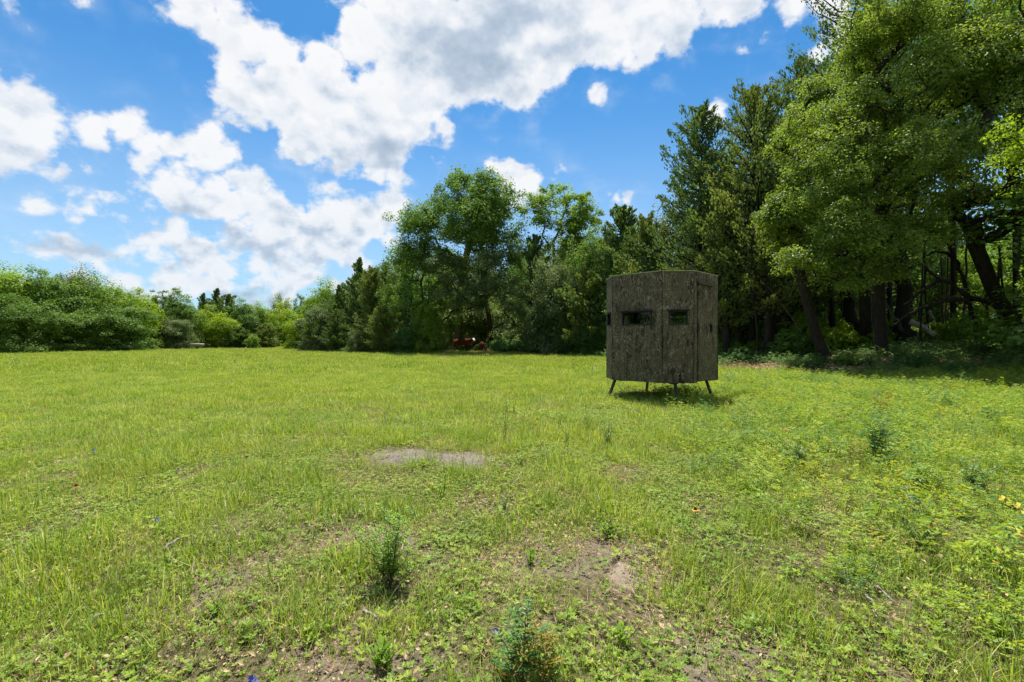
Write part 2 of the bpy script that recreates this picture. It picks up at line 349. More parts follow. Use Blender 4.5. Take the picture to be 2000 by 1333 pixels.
def bareness(x, y):                   # 0 thick grass .. 1 bare soil
    x = np.asarray(x, float); y = np.asarray(y, float)
    d = np.hypot(x+.4, y)
    base = (.6*vnoise(x, y, 2.6, 4)+.4*vnoise(x, y+40, .7, 2))
    near = np.clip(1.0-(d-2.0)/5.5, 0, 1)                     # the grass thins out on this side of the pasture
    b = ss((base-.64+.08*near)/.14)*(.15+.78*near)
    right = ss((x-.8)/2.5)*.25
    b = np.clip(b-right, 0, 1)
    for p, rx, ry in BARE:
        e = ((x-p.x)/rx)**2+((y-p.y)/ry)**2+(vnoise(x, y, 7, 3)-.5)*1.6
        b = np.maximum(b, ss((1.25-e)/.5))
    return b
def edge_y(x):                        # the line where pasture turns into wood floor on the right
    return np.interp(x, [4, 7, 9, 11.5, 15, 20, 40], [40, 28, 19.5, 14.8, 13.8, 14.6, 16])
def woodness(x, y):
    w = ss((y-edge_y(x)+(vnoise(x, y, .9, 3)-.5)*3.0)/2.2)*(x > 4)
    return w

# ------------------------------------------------------------------ ground sheet
def axis(lo, hi, n_, k):
    s_ = np.linspace(-1, 1, n_); v = np.sinh(s_*k)/np.sinh(k); return np.where(v < 0, v*-lo, v*hi)
gx = axis(-600, 600, 330, 6.2); gy = axis(-500, 900, 360, 6.0)+3.5
X, Y = np.meshgrid(gx, gy); Zg = gz(X, Y)
Vg = np.stack([X, Y, Zg], -1).reshape(-1, 3)
i = np.arange(len(gy)-1)[:, None]*len(gx)+np.arange(len(gx)-1)[None]
Qg = np.stack([i, i+1, i+1+len(gx), i+len(gx)], -1).reshape(-1, 4)
gm = arr_mesh('pasture', Vg, Qg, mats=(M['ground'],), smooth=True)
a = gm.attributes.new('bare', 'FLOAT', 'POINT'); a.data.foreach_set('value', bareness(X, Y).ravel().astype(np.float32))
a = gm.attributes.new('thick', 'FLOAT', 'POINT'); a.data.foreach_set('value', ss((np.hypot(X, Y)-4)/9).ravel().astype(np.float32))
a = gm.attributes.new('wood', 'FLOAT', 'POINT'); a.data.foreach_set('value', woodness(X, Y).ravel().astype(np.float32))
tag(ob('pasture', gm), kind='structure')
# raised crust of the bare patch
def lump(name, p, rx, ry, h, mt, seed, nseg=26, lumpy=.6):
    rs = np.random.RandomState(seed); rings = 16; V = []; Q = []
    ph = rs.rand(5)*6.28
    for r in range(rings+1):
        f = r/rings
        for k in range(nseg):
            a_ = k/nseg*6.283; wob = 1+.14*math.sin(2*a_+ph[0])+.10*math.sin(3*a_+ph[1])+.06*math.sin(5*a_+ph[2])+.05*math.sin(9*a_+ph[4])
            x = rx*f*wob*math.cos(a_); y = ry*f*wob*math.sin(a_)
            z = float(gz(p.x+x, p.y+y))-p.z+h*(1-f**2.2)*(1+lumpy*(mnoise.noise(Vector((x*16, y*16, seed))) + .5*mnoise.noise(Vector((x*40, y*40, seed)))))+.026*(mnoise.noise(Vector((x*9, y*9, seed+3)))+.6*mnoise.noise(Vector((x*30, y*30, seed+5))))*min(1, f*1.6)-.016*f**3
            V.append((x, y, z))
    for r in range(rings):
        for k in range(nseg): Q.append((r*nseg+k, r*nseg+(k+1) % nseg, (r+1)*nseg+(k+1) % nseg, (r+1)*nseg+k))
    o = ob(name, arr_mesh(name, V, Q, mats=(mt,), smooth=True)); o.location = p; return o
tag(lump('bare_dirt_patch', gp(790, 893), .38, .34, .010, M['dirt'], 3, 72), 'flat grey bare dirt patch in the grass, the wider left part', 'dirt patch')
tag(lump('bare_dirt_patch', gp(910, 899), .30, .42, .016, M['dirt'], 5, 72), 'bare sandy dirt patch with a crumbly rim, right of the wider grey one', 'dirt patch')
tag(lump('dirt_mound', gp(1222, 1125), .10, .16, .022, plain('fresh tan soil', (.21, .165, .13), .95, .1, 0, .4, 60), 9, 60, .9), 'small crumbly mound of fresh tan soil in the foreground grass', 'dirt mound')

# ------------------------------------------------------------------ foliage cards
def unit(v): return v/(np.linalg.norm(v, axis=-1, keepdims=True)+1e-9)
def cards(c, nrm, tan, L, Wd, rnd, fold=.12):
    b = unit(np.cross(nrm, tan)); L = np.asarray(L).reshape(-1, 1); Wd = np.asarray(Wd).reshape(-1, 1)
    V = np.stack([c-tan*L*.5, c+b*Wd*.5+nrm*Wd*fold, c+tan*L*.5, c-b*Wd*.5+nrm*Wd*fold], 1).reshape(-1, 3)
    Q = np.arange(len(V)).reshape(-1, 4); return V, Q, rnd
def skeleton(rs, base, spine, clumps, r_trunk, tip=.012, sag=.1):
    """limbs that grow from the nearest existing wood out to every leaf clump"""
    nodes = [np.array(p, float) for p in spine]; parent = [-1]+list(range(len(spine)-1))
    P = np.zeros((len(spine)+len(clumps)*4+8, 3)); P[:len(nodes)] = nodes; n_ = len(nodes)
    sp = np.array(spine); dist = np.min(np.linalg.norm(clumps[:, None]-sp[None], axis=2), axis=1)
    for ci in np.argsort(dist):
        c = clumps[ci]; d = c-P[:n_]; dd = np.linalg.norm(d, axis=1)
        low = P[:n_, 2]; cost = dd+np.clip(low-c[2]+.1*dd, 0, None)*1.6+(low < spine[1][2])*2
        j = int(np.argmin(cost)); a_ = P[j]; L = dd[j]; k = 3 if L > 1.2 else 2
        prev = j
        for q in range(1, k+1):
            f = q/k; p = a_+(c-a_)*f
            if q < k: p = p+rs.randn(3)*L*.07+np.array([0, 0, L*sag*math.sin(f*math.pi)])
            P[n_] = p; parent.append(prev); prev = n_; n_ += 1
    cnt = np.ones(n_); par = np.array(parent)
    for q in range(n_-1, 0, -1): cnt[par[q]] += cnt[q]
    rad = tip*cnt**.52; mx = rad[0]; rad = rad*np.where(rad > 0, 1, 1); sc = r_trunk/mx
    rad = tip+(rad-tip)*sc if sc < 1 or True else rad
    return P[:n_], par, np.maximum(rad, tip)
def wood_mesh(name, P, par, rad, mt, nspine, seed=0):
    b = MB(); rs = np.random.RandomState(seed)
    kids = {}
    for q in range(1, len(P)): kids.setdefault(par[q], []).append(q)
    # chains: follow the thickest child
    starts = [(0, None)]
    while starts:
        s_, pp = starts.pop(); chain = ([pp] if pp is not None else [])+[s_]; cur = s_
        while cur in kids:
            ks = sorted(kids[cur], key=lambda q: -rad[q]); nx = ks[0]
            for q in ks[1:]: starts.append((q, cur))
            chain.append(nx); cur = nx
        if len(chain) < 2: continue
        R = rad[chain].copy()
        if pp is not None: R[0] = min(R[0], R[1]*1.15)
        k = 9 if R.max() > .08 else (5 if R.max() > .03 else 3)
        b.tube(P[chain], R, k, cap=False)
    return b.mesh(name, (mt,), True)
def split_lobes(rs, lobes, k=4, f=.52):
    r = []
    for l in lobes:
        for q in range(k):
            u = unit(rs.randn(3)); d = .62; g_ = f*(.7+.6*rs.rand())
            r.append((l[0]+u[0]*l[3]*d, l[1]+u[1]*l[4]*d, l[2]+u[2]*l[5]*d, l[3]*g_*1.15, l[4]*g_*1.15, l[5]*g_*.8))
    return r
def ell_points(rs, lobes, n_, gap=.45, gsc=.55, shell=.55):
    """clump centres spread through the crown's lobes, denser towards the outside, with gaps"""
    vol = np.array([l[3]*l[4]*l[5] for l in lobes])**.75; pr = vol/vol.sum(); out_ = []; nl = []
    off = rs.rand(3)*50
    while len(out_) < n_:
        l = lobes[rs.choice(len(lobes), p=pr)]; u = unit(rs.randn(3)); r = rs.rand()**(1/3*shell)
        p = u*r
        if p[2] < -.55 and rs.rand() < .5: continue
        q = np.array([l[0], l[1], l[2]])+p*np.array([l[3], l[4], l[5]])
        if mnoise.noise(Vector(q*gsc+off)) < -gap+.25*rs.rand(): continue
        out_.append(q); nl.append(u)
    return np.array(out_), np.array(nl)
def broad_tree(seed, lobes, spine, r_trunk, n_clump, n_leaf, rc, leaf, lm, bark, flat=.6, gap=.45, dirbias=.5, tip=.012):
    rs = np.random.RandomState(seed)
    Cc, U = ell_points(rs, lobes, n_clump, gap)
    P, par, rad = skeleton(rs, None, spine, Cc, r_trunk, tip)
    wm = wood_mesh('trunk', P, par, rad, bark, len(spine), seed)
    k = n_leaf; N = len(Cc)*k; ci = np.repeat(np.arange(len(Cc)), k)
    crnd = rs.rand(len(Cc)); rcv = rc*(.55+.8*rs.rand(len(Cc)))
    u = unit(rs.randn(N, 3)); r = rs.rand(N)**.42
    off = u*(r*rcv[ci])[:, None]; off[:, 2] *= flat
    off[:, 2] -= .35*(np.hypot(off[:, 0], off[:, 1])**2)/rc       # twigs droop outwards
    c = Cc[ci]+off
    nr = unit(np.array([0, 0, 1.0])*.75+U[ci]*.35+u*.35+rs.randn(N, 3)*.55)
    tn = unit(np.cross(nr, rs.randn(N, 3)))
    L = leaf*(.6+.8*rs.rand(N)); V, Q, _ = cards(c, nr, tn, L, L*(.5+.25*rs.rand(N)), None)
    rn = np.clip(.45*crnd[ci]+.45*rs.rand(N)+.12*(rs.rand(N) > .85), 0, 1)
    cm = arr_mesh('crown', V, Q, mats=(lm,), rnd=rn)
    return wm, cm
def extents(cm):
    co = np.empty(len(cm.vertices)*3, np.float32); cm.vertices.foreach_get('co', co); co = co.reshape(-1, 3)
    return float(np.percentile(np.abs(co[:, :2]), 98.)*2), float(np.percentile(co[:, 2], 99.97))
def cedar_tree(seed, H, R, zlow, n_br, n_spray, size, lm, bark, r_trunk=.16, shape=.8, lean=(0, 0), asc=.75, wisp=1.):
    """eastern red cedar: pointed, with ascending plumes of fine sprays"""
    rs = np.random.RandomState(seed); b = MB()
    tz = np.linspace(0, H*.97, 9); tx = lean[0]*(tz/H)**1.3+.05*rs.randn(9)*tz/H; ty = lean[1]*(tz/H)**1.3+.05*rs.randn(9)*tz/H
    b.tube(np.stack([tx, ty, tz], 1), np.interp(tz, [0, .15*H, H], [r_trunk*1.35, r_trunk, .015]), 8)
    cs = []; ds = []; cr = []; rr = []
    tops = [(0, 0, H)]
    for k in range(n_br):
        f = (k+.5)/n_br; z0 = zlow+(H-zlow)*f**.9; az = k*2.399+rs.randn()*.4
        prof = (1-((z0-zlow)/(H-zlow)))**shape*(.35+.65*min(1, (z0-zlow+.4)/(.22*(H-zlow))))
        L = max(.13, R*prof*(.45+.8*rs.rand())*(1.35 if rs.rand() < .2 else 1))
        up = asc*(.5+.8*f)*(.7+.6*rs.rand())
        x0 = np.interp(z0, tz, tx); y0 = np.interp(z0, tz, ty)
        s_ = np.linspace(0, 1, 6); hx = np.cos(az); hy = np.sin(az)
        bp = np.stack([x0+hx*L*s_, y0+hy*L*s_, z0+L*up*(s_**1.5)*.95-.10*L*s_*(1-f)], 1)
        bp[1:-1] += rs.randn(4, 3)*L*.035
        b.tube(bp, np.linspace(.02+.018*L, .006, 6), 4, cap=False)
        m_ = int(n_spray*(.35+L/R))
        s2 = rs.rand(m_)**.75; s2 = .12+.95*s2
        pt = np.stack([np.interp(s2, s_, bp[:, q]) for q in range(3)], 1)
        tg = unit(bp[-1]-bp[2]); ext = np.clip(s2-1, 0, 1)[:, None]; pt = pt+tg*ext*L
        wr = (.055+.15*L*(1-s2*.88))*wisp
        pt = pt+rs.randn(m_, 3)*wr[:, None]*np.array([1, 1, .75])
        cs.append(pt); ds.append(unit(tg*1.1+np.array([0, 0, .55])+rs.randn(m_, 3)*.55)); cr.append(np.full(m_, rs.rand())); 
    m_ = n_spray//2; zz = H-(H-zlow)*.25*rs.rand(m_)**1.1
    cs.append(np.stack([np.interp(zz, tz, tx)+rs.randn(m_)*.035*(1+2.2*(H-zz)), np.interp(zz, tz, ty)+rs.randn(m_)*.035*(1+2.2*(H-zz)), zz+.1], 1))
    ds.append(unit(np.array([0, 0, 1.])+rs.randn(m_, 3)*.4)); cr.append(np.full(m_, .4))
    c = np.vstack(cs); d = np.vstack(ds); cr = np.concatenate(cr); N = len(c)
    nr = unit(np.cross(d, rs.randn(N, 3))); L = size*(.6+.8*rs.rand(N))
    V, Q, _ = cards(c, nr, d, L, L*.42, None, .1)
    cm = arr_mesh('crown', V, Q, mats=(lm,), rnd=np.clip(.4*cr+.5*rs.rand(N), 0, 1))
    return b.mesh('trunk', (bark,), True), cm
def put_tree(name, wm, cm, loc, label, cat='tree', group=None, rz=0, sc=(1, 1, 1), lm=None):
    e = empty(name, loc, label, cat, group, rz); e.scale = sc
    ob('trunk', wm, e); ob('crown', cm, e); return e
# ================================================================== TREES
def lobes_px(lst, base, D0):
    """crown lobes given as (px, py, distance, rx_px, rz_px[, depth_m]) -> metres relative to the tree's base"""
    r = []
    for q in lst:
        p = world(q[0], q[1], q[2])-base; k = q[2]/FPX
        r.append((p.x, p.y, p.z, q[3]*k, q[5] if len(q) > 5 else (q[3]+q[4])*.5*k, q[4]*k))
    return r
def path_px(pts, base): return [tuple(world(*p)-base) for p in pts]
def limb(name, pts, r0, r1, parent, base, mt, k=8, seed=0):
    P = [np.array(world(*p)-base) for p in pts]; P = np.array(P)
    tt = np.linspace(0, len(P)-1, (len(P)-1)*4+1); Pi = np.stack([np.interp(tt, range(len(P)), P[:, q]) for q in range(3)], 1)
    Ps = Pi.copy(); Ps[1:-1] = (Pi[:-2]+Pi[1:-1]*2+Pi[2:])/4
    rs = np.random.RandomState(seed); Ps[1:-1] += rs.randn(len(Ps)-2, 3)*r0*.22
    b = MB(); b.tube(Ps, np.linspace(r0, r1, len(Ps))*(1+.12*rs.randn(len(Ps))), k); return b.build(name, mt, parent, True)

# ---- shared far kinds: (trunk mesh, crown mesh, width, height)
rs0 = np.random.RandomState(11)
KIND = {}
def far_broad(key, seed, lm, H=9., Wd=7., low=.12, lobes_n=9, leaf=.18, n_clump=270, k=84, gap=.5, bark='bark_dark', rc=.72):
    rs = np.random.RandomState(seed); lobes = [(0, 0, H*.60, Wd*.33, Wd*.33, H*.30)]
    for q in range(lobes_n):
        f = (q+.5)/lobes_n; az = q*2.4+rs.rand(); z = H*(low+.12+(.76-low)*f); rr = Wd*.5*math.sin(math.pi*min(.9, .25+.62*f))*.62
        s_ = Wd*(.17+.09*rs.rand()); lobes.append((rr*math.cos(az), rr*math.sin(az), z, s_, s_, s_*.95))
    if low < .2: lobes += [(Wd*.30*math.cos(a_), Wd*.30*math.sin(a_), H*.12, Wd*.2, Wd*.2, H*.12) for a_ in np.arange(5)*1.257]
    spine = [(0, 0, -.1), (.05, .03, H*.16), (.1*rs.randn(), .1*rs.randn(), H*.34), (.2*rs.randn(), .2*rs.randn(), H*.55)]
    wm, cm = broad_tree(seed, lobes, spine, (.09 if key == 'forest' else .14)*H/9, n_clump, k, rc*Wd/7, leaf, M[lm], M[bark], .85, gap)
    KIND[key] = (wm, cm, *extents(cm))
far_broad('mid', 21, 'leaf_mid'); far_broad('bright', 22, 'leaf_bright', 8.5, 7.2, .10)
far_broad('lime', 23, 'leaf_lime', 7.5, 6.4, .14, 8); far_broad('round', 24, 'leaf_mid', 8, 8.2, .05, 11, .18, 330)
far_broad('olive', 25, 'leaf_grey', 8, 7, .06, 10, .17, 290)
far_broad('airy', 26, 'leaf_mid', 10, 6.2, .42, 7, .17, 120, 70, .4, 'bark_grey', .55)
far_broad('forest', 27, 'leaf_oak', 11, 7.5, .40, 8, .19, 150, 60, .4)
def far_cedar(key, seed, lm, H=9., R=2.2, **kw):
    wm, cm = cedar_tree(seed, H, R, .35, 96, 150, .24, M[lm], M['bark_dark'], .14, **kw); KIND[key] = (wm, cm, *extents(cm))
far_cedar('cedar', 31, 'leaf_cedar', 9, 2.9, shape=.85, asc=.85); far_cedar('cedar_b', 32, 'leaf_cedar', 9, 2.7, shape=.65); far_cedar('cedar_olive', 33, 'leaf_cedar_olive', 8, 2.8, shape=.55, wisp=1.25)
NAME = {'cedar': 'cedar_tree', 'cedar_b': 'cedar_tree', 'cedar_olive': 'cedar_tree'}
def far(kind, px, D, top, wpx, label=None, group=None, rz=None, lm=None):
    wm, cm, w0, h0 = KIND[kind]; x = (px-CX)/FPX*D; z = float(gz(x, D))-.05
    h = EYE+(HY-top)/FPX*D-z; w = wpx/FPX*D; rz = rs0.rand()*6.28 if rz is None else rz
    e = put_tree(NAME.get(kind, 'broadleaf_tree'), wm, cm, (x, D, z), label, 'tree', group, rz, (w/w0, w/w0, h/h0))
    if lm:
        o = next(c for c in e.children if c.name.startswith('crown')); o.material_slots[0].link = 'OBJECT'; o.material_slots[0].material = M[lm]
    return e
GL = 'trees along the far edge of the pasture'; GM = 'trees along the middle wood edge'; GR_ = 'trees at the edge of the right wood'
far('bright', 12, 45, 507, 150, 'tall leafy bright green tree at the left edge of the photo, second treetop back', group=GL)
far('round', -95, 43, 520, 190, 'rounded green tree beyond the left border, only its right side in view', group=GL)
far('mid', 92, 47, 519, 130, 'green tree with an even rounded top, right of the leftmost bright tree', group=GL)
far('round', 48, 43, 575, 120, 'low dense green tree in front at the foot of the leftmost tall trees', group=GL)
far('olive', 156, 51, 518, 90, 'dusky wispy topped tree standing out above the left treeline', group=GL)
far('bright', 212, 51, 538, 120, 'light green tree on the shoulder where the left treeline starts to fall', group=GL)
far('mid', 152, 46, 602, 100, 'low green tree in front of the dusky wispy topped tree', group=GL)
far('lime', 256, 53, 560, 90, 'yellow green tree on the slope of the left treeline', group=GL)
far('olive', 240, 48, 588, 105, 'pale green bushy tree in front of the yellow green tree', group=GL, lm='leaf_mid')
far('cedar', 305, 56, 588, 56, 'narrow dark cedar between pale bushy tree and airy treetop', group=GL)
far('airy', 322, 60, 559, 92, 'airy see-through treetop above the dark narrow cedar', group=GL)
far('mid', 352, 60, 579, 80, 'green tree behind and left of the cattle feeder', group=GL)
far('olive', 338, 56, 618, 66, 'dull green low tree with bare twigs showing left of the feeder', group=GL)
far('cedar', 398, 70, 572, 44, 'small dark cedar spire above the feeder', group=GL)
far('lime', 402, 64, 596, 66, 'brightest yellow tree directly above the feeder', group=GL)
far('cedar', 424, 72, 563, 50, 'tallest pointed cedar on the low skyline', group=GL)
far('lime', 440, 63, 612, 60, 'yellow green tree right of the brightest one, slightly lower', group=GL)
far('cedar_b', 448, 70, 574, 58, 'dark cedar with a blunt top right of the tallest spire', group=GL)
far('mid', 476, 68, 580, 74, 'light green tree at the middle of the low skyline', group=GL)
far('bright', 508, 70, 588, 60, 'fresh green tree left of the flat topped tree', group=GL)
far('round', 550, 84, 573, 66, 'dark flat topped spreading tree on the low skyline', group=GL, lm='leaf_oak')
far('lime', 560, 76, 592, 56, 'yellow green tree with a dark forked trunk beneath the flat topped tree', group=GL)
far('airy', 592, 80, 572, 42, 'thin pale tree between flat topped tree and the rising right side', group=GL)
far('cedar_b', 470, 62, 640, 56, 'low dark cedar at the foot of the far treeline', group=GL)
far('cedar_olive', 520, 66, 632, 56, 'dusky cedar low in the gap below the flat topped tree', group=GL)
far('mid', 494, 61, 652, 26, 'small bright sapling standing out in front of the far treeline', group=GL, lm='leaf_bright')
far('lime', 594, 58, 614, 66, 'yellow green bushy tree at the left end of the middle wood', group=GM)
far('bright', 636, 56, 541, 80, 'bright topped tree at the shoulder of the middle wood', group=GM)
far('mid', 622, 50, 590, 74, 'pale green leafy tree in front of the bright shoulder tree', group=GM, lm='leaf_grey')
far('cedar_olive', 610, 52, 640, 50, 'small bushy cedar at the left foot of the middle wood', group=GM)
far('cedar', 662, 50, 556, 62, 'dark green cedar standing in shade beside the pale green leafy tree', group=GM)
far('cedar', 703, 50, 502, 66, 'pointed cedar forming the first high spire of the middle wood', group=GM)
far('cedar_olive', 728, 46, 519, 84, 'broad olive cedar right of the first high spire', group=GM)
far('cedar', 752, 50, 512, 50, 'thin cedar tip showing between olive cedar and the big tree', group=GM)
far('cedar_b', 655, 47, 610, 50, 'low dark cedar in the shade below the first high spire', group=GM)
far('round', 696, 43, 644, 34, 'small pale bush in front of the cedars', group=GM, lm='leaf_grey')
far('cedar_olive', 748, 43, 596, 70, 'low olive cedar left of the big tree foot', group=GM)
# ---- the big many-stemmed tree in the middle
b_ = world(893, 686, 50); b_.z = float(gz(b_.x, 50)); b_.z -= .05
lb = lobes_px([(925, 395, 43, 72, 62), (960, 370, 43.5, 46, 48), (905, 362, 43, 30, 38), (950, 350, 43, 24, 30), (985, 415, 43, 40, 48), (835, 440, 42.5, 66, 48), (868, 400, 43, 46, 34), (795, 470, 42.5, 40, 30),
                (880, 480, 42, 88, 44), (965, 470, 42, 66, 46), (1000, 455, 43, 34, 34), (905, 430, 42, 70, 50), (800, 500, 42, 46, 26)], b_, 43)
sp = path_px([(893, 687, 50), (893, 640, 50), (898, 580, 49), (905, 520, 47), (925, 450, 45), (938, 400, 44)], b_)
lb = split_lobes(np.random.RandomState(2), lb, 4, .6); wm, cm = broad_tree(41, lb, sp, .34, 560, 120, .74, .17, M['leaf_mid'], M['bark_grey'], .85, .55)
put_tree('broadleaf_tree', wm, cm, b_, 'tallest green tree with many upright stems behind the standing cow', 'tree', GM)
b_ = world(963, 686, 50); b_.z = float(gz(b_.x, 50)); b_.z -= .05
lb = lobes_px([(905, 520, 41, 62, 40), (960, 540, 40.5, 66, 50), (1000, 580, 40.5, 40, 56), (900, 590, 41.5, 66, 44), (985, 510, 41, 40, 36), (940, 600, 43, 60, 40), (880, 560, 41, 46, 40), (1005, 640, 43, 40, 40), (835, 640, 44, 34, 40), (930, 600, 51, 70, 40)], b_, 41)
sp = path_px([(963, 687, 50), (958, 640, 49.5), (950, 590, 47), (945, 540, 44)], b_)
lb = split_lobes(np.random.RandomState(3), lb, 4, .6); wm, cm = broad_tree(42, lb, sp, .26, 330, 100, .62, .13, M['leaf_grey'], M['bark_dark'], .75, .5)
put_tree('broadleaf_tree', wm, cm, b_, 'broad grey olive tree overhanging the cow and the calf', 'tree', GM)
b_ = gp(820, 689); b_.z -= .05
lb = lobes_px([(820, 560, 43.5, 60, 66), (790, 530, 44, 40, 40), (850, 610, 43.5, 46, 50), (800, 620, 43.5, 40, 46), (770, 590, 44, 30, 50), (870, 540, 44, 40, 50)], b_, 43)
sp = path_px([(820, 692, 44), (822, 640, 44), (826, 590, 44), (822, 550, 44)], b_)
wm, cm = broad_tree(43, lb, sp, .24, 260, 90, .62, .15, M['leaf_mid'], M['bark_dark'], .7, .45)
put_tree('broadleaf_tree', wm, cm, b_, 'shady green tree filling the left foot of the tallest tree', 'tree', GM)
far('lime', 832, 41.5, 575, 56, 'light yellow green branch-like young tree at the edge left of the cow', group=GM, lm='leaf_bright')
far('round', 800, 42, 632, 62, 'blue green shaded bush left of the cow', group=GM, lm='leaf_shrub')
far('round', 890, 51.5, 560, 120, 'dark low tree making the shade behind the standing cow', group=GM, lm='leaf_oak')
far('round', 965, 52.5, 575, 120, 'dark low tree making the shade behind the calf', group=GM, lm='leaf_oak')
# ---- airy tree with showing limbs
b_ = gp(1088, 688); b_.z -= .05
lb = lobes_px([(1090, 400, 44, 56, 36), (1050, 410, 44, 34, 34), (1130, 405, 44, 34, 34), (1100, 380, 44, 30, 18), (1145, 440, 44, 34, 28), (1100, 450, 44, 44, 28), (1160, 420, 44, 14, 20), (1085, 490, 44, 30, 30), (1130, 500, 44, 40, 40)], b_, 44)
sp = path_px([(1090, 692, b_.y), (1088, 600, b_.y), (1084, 520, b_.y), (1080, 475, b_.y), (1098, 440, b_.y)], b_)
wm, cm = broad_tree(44, lb, sp, .17, 240, 100, .55, .16, M['leaf_bright'], M['bark_grey'], .75, .3, tip=.014)
put_tree('broadleaf_tree', wm, cm, b_, 'airy tree with bare forked limbs showing against the cloud, right of the tallest tree', 'tree', GM)
far('cedar_b', 1045, 44, 458, 92, 'dark cedar between the tallest tree and the airy forked tree', group=GM)
far('olive', 1092, 38.5, 492, 106, 'grey green leafy tree in front of the airy forked tree', group=GM)
far('mid', 1120, 46, 425, 130, 'leafy tree showing through the airy forked tree from behind', group=GM, lm='leaf_grey')
far('mid', 1245, 37, 425, 130, 'leafy tree between the small pointed cedar and the broad olive cedar', group=GM)
far('olive', 1050, 39.5, 590, 70, 'low grey green tree right of the calf', group=GM)
far('mid', 1150, 38, 438, 96, 'green tree right of the airy forked tree, left of the hunting blind', group=GM)
far('cedar_olive', 1150, 36.5, 520, 100, 'olive green cedar just left of the hunting blind', group=GM)
far('cedar_b', 1112, 37, 600, 80, 'low dark cedar at the wood edge left of the hunting blind', group=GM)
far('round', 1150, 35.5, 640, 56, 'low shaded bush at the wood edge beside the blind', group=GM, lm='leaf_shrub')
far('cedar_b', 1216, 36, 402, 150, 'small pointed cedar above the left corner of the blind roof', group=GM)
far('mid', 1190, 39, 432, 80, 'pale leafy tree behind the small pointed cedar', group=GM, lm='leaf_oak')
far('cedar_olive', 1262, 33, 418, 112, 'broad olive cedar rising directly behind the blind', group=GM)
far('mid', 1235, 34, 500, 120, 'leafy tree hidden low behind the blind', group=GM)
# ---- tall cedars right of the blind
def hero_cedar(seed, px, D, top, rpx, label, lm='leaf_cedar', n_br=130, n_spray=190, size=.19, zlow=1.8, **kw):
    x = (px-CX)/FPX*D; z = float(gz(x, D))-.05; H = EYE+(HY-top)/FPX*D-z
    wm, cm = cedar_tree(seed, H, rpx/FPX*D, zlow, n_br, n_spray, size, M[lm], M['bark_dark'], .2, **kw)
    return put_tree('cedar_tree', wm, cm, (x, D, z), label, 'tree', GR_)
hero_cedar(51, 1362, 29, 212, 135, 'tall dark cedar whose pointed top stands alone against blue sky behind the blind', 'leaf_cedar', shape=.62, lean=(.35, 0))
hero_cedar(52, 1472, 27, 176, 165, 'taller olive cedar with two feathery tips right of the lone pointed cedar', 'leaf_cedar_olive', 130, 170, shape=.55)
hero_cedar(53, 1418, 25.5, 400, 110, 'lower green cedar whose boughs hang behind the blind door side', 'leaf_cedar_olive', 80, 130, .17, 1.6, shape=.6)
hero_cedar(54, 1560, 27, 120, 150, 'dark cedar spiking out left of the big oak crown', 'leaf_cedar', 110, 130, shape=.6)
hero_cedar(55, 1690, 22.5, -90, 190, 'very tall dark cedar whose tips rise above the oak crown at the top', 'leaf_cedar', 150, 150, .17, 3., shape=.5)
hero_cedar(56, 1500, 24, 440, 100, 'small olive cedar with low boughs between blind and leaning trunk', 'leaf_cedar_olive', 70, 120, .16, 2.2, shape=.5)
far('bright', 1418, 33, 232, 210, 'leafy tree peeping out between the two tall cedars', group=GR_, lm='leaf_mid')
far('mid', 1555, 32, 200, 220, 'leafy green tree behind the dark cedar and the oak', group=GR_)
far('mid', 1318, 34, 372, 150, 'leafy green tree filling the gap left of the lone pointed cedar', group=GR_, lm='leaf_grey')
for x_, d_, t_, w_ in ((1650, 28, 60, 260), (1740, 27, 0, 240), (1860, 26, -60, 260), (1980, 25, -100, 260), (2130, 24, -140, 280)):
    far('forest', x_, d_, t_, w_, 'tall tree behind the oaks, seen only through gaps in their crowns', group='trees behind the oaks', lm='leaf_mid')
# ---- the great oak and its neighbours at the right
def hero_oak(seed, basepx, lob, spn, r_, ncl, k, label, lm='leaf_oak', leaf=.085, rc=.46, gap=.28, bark='bark_dark', flat=.55):
    D = basepx[2]; x = (basepx[0]-CX)/FPX*D; base = Vector((x, D, float(gz(x, D))-.05))
    lb = split_lobes(np.random.RandomState(seed), lobes_px(lob, base, D), 5); wm, cm = broad_tree(seed, lb, path_px(spn, base), r_, ncl, k, rc, leaf, M[lm], M[bark], flat, gap)
    return put_tree('oak_tree', wm, cm, base, label, 'tree', GR_), base
oakA, bA = hero_oak(61, (1722, 695, 19.5),
    [(1690, 330, 16.5, 120, 110), (1600, 430, 16.5, 80, 62), (1570, 350, 17.5, 50, 70), (1640, 230, 17, 90, 80), (1750, 180, 17, 110, 100), (1740, 60, 17.5, 110, 80), (1830, 30, 17.5, 110, 80),
     (1560, 470, 17, 48, 40), (1610, 500, 17, 60, 42), (1700, 440, 16.5, 90, 60), (1640, 540, 17.5, 60, 30), (1720, 520, 17.5, 60, 26), (1800, 300, 17, 100, 90), (1800, 440, 17.5, 70, 50), (1650, 120, 18, 45, 40)],
    [(1724, 696, 19.5), (1716, 620, 19.5), (1714, 540, 19.4), (1710, 460, 19.2), (1722, 380, 18.8), (1745, 280, 18.4), (1760, 180, 18)], .22, 1080, 95,
    'great oak with a straight dark trunk and leaning bright crown, filling the upper right')
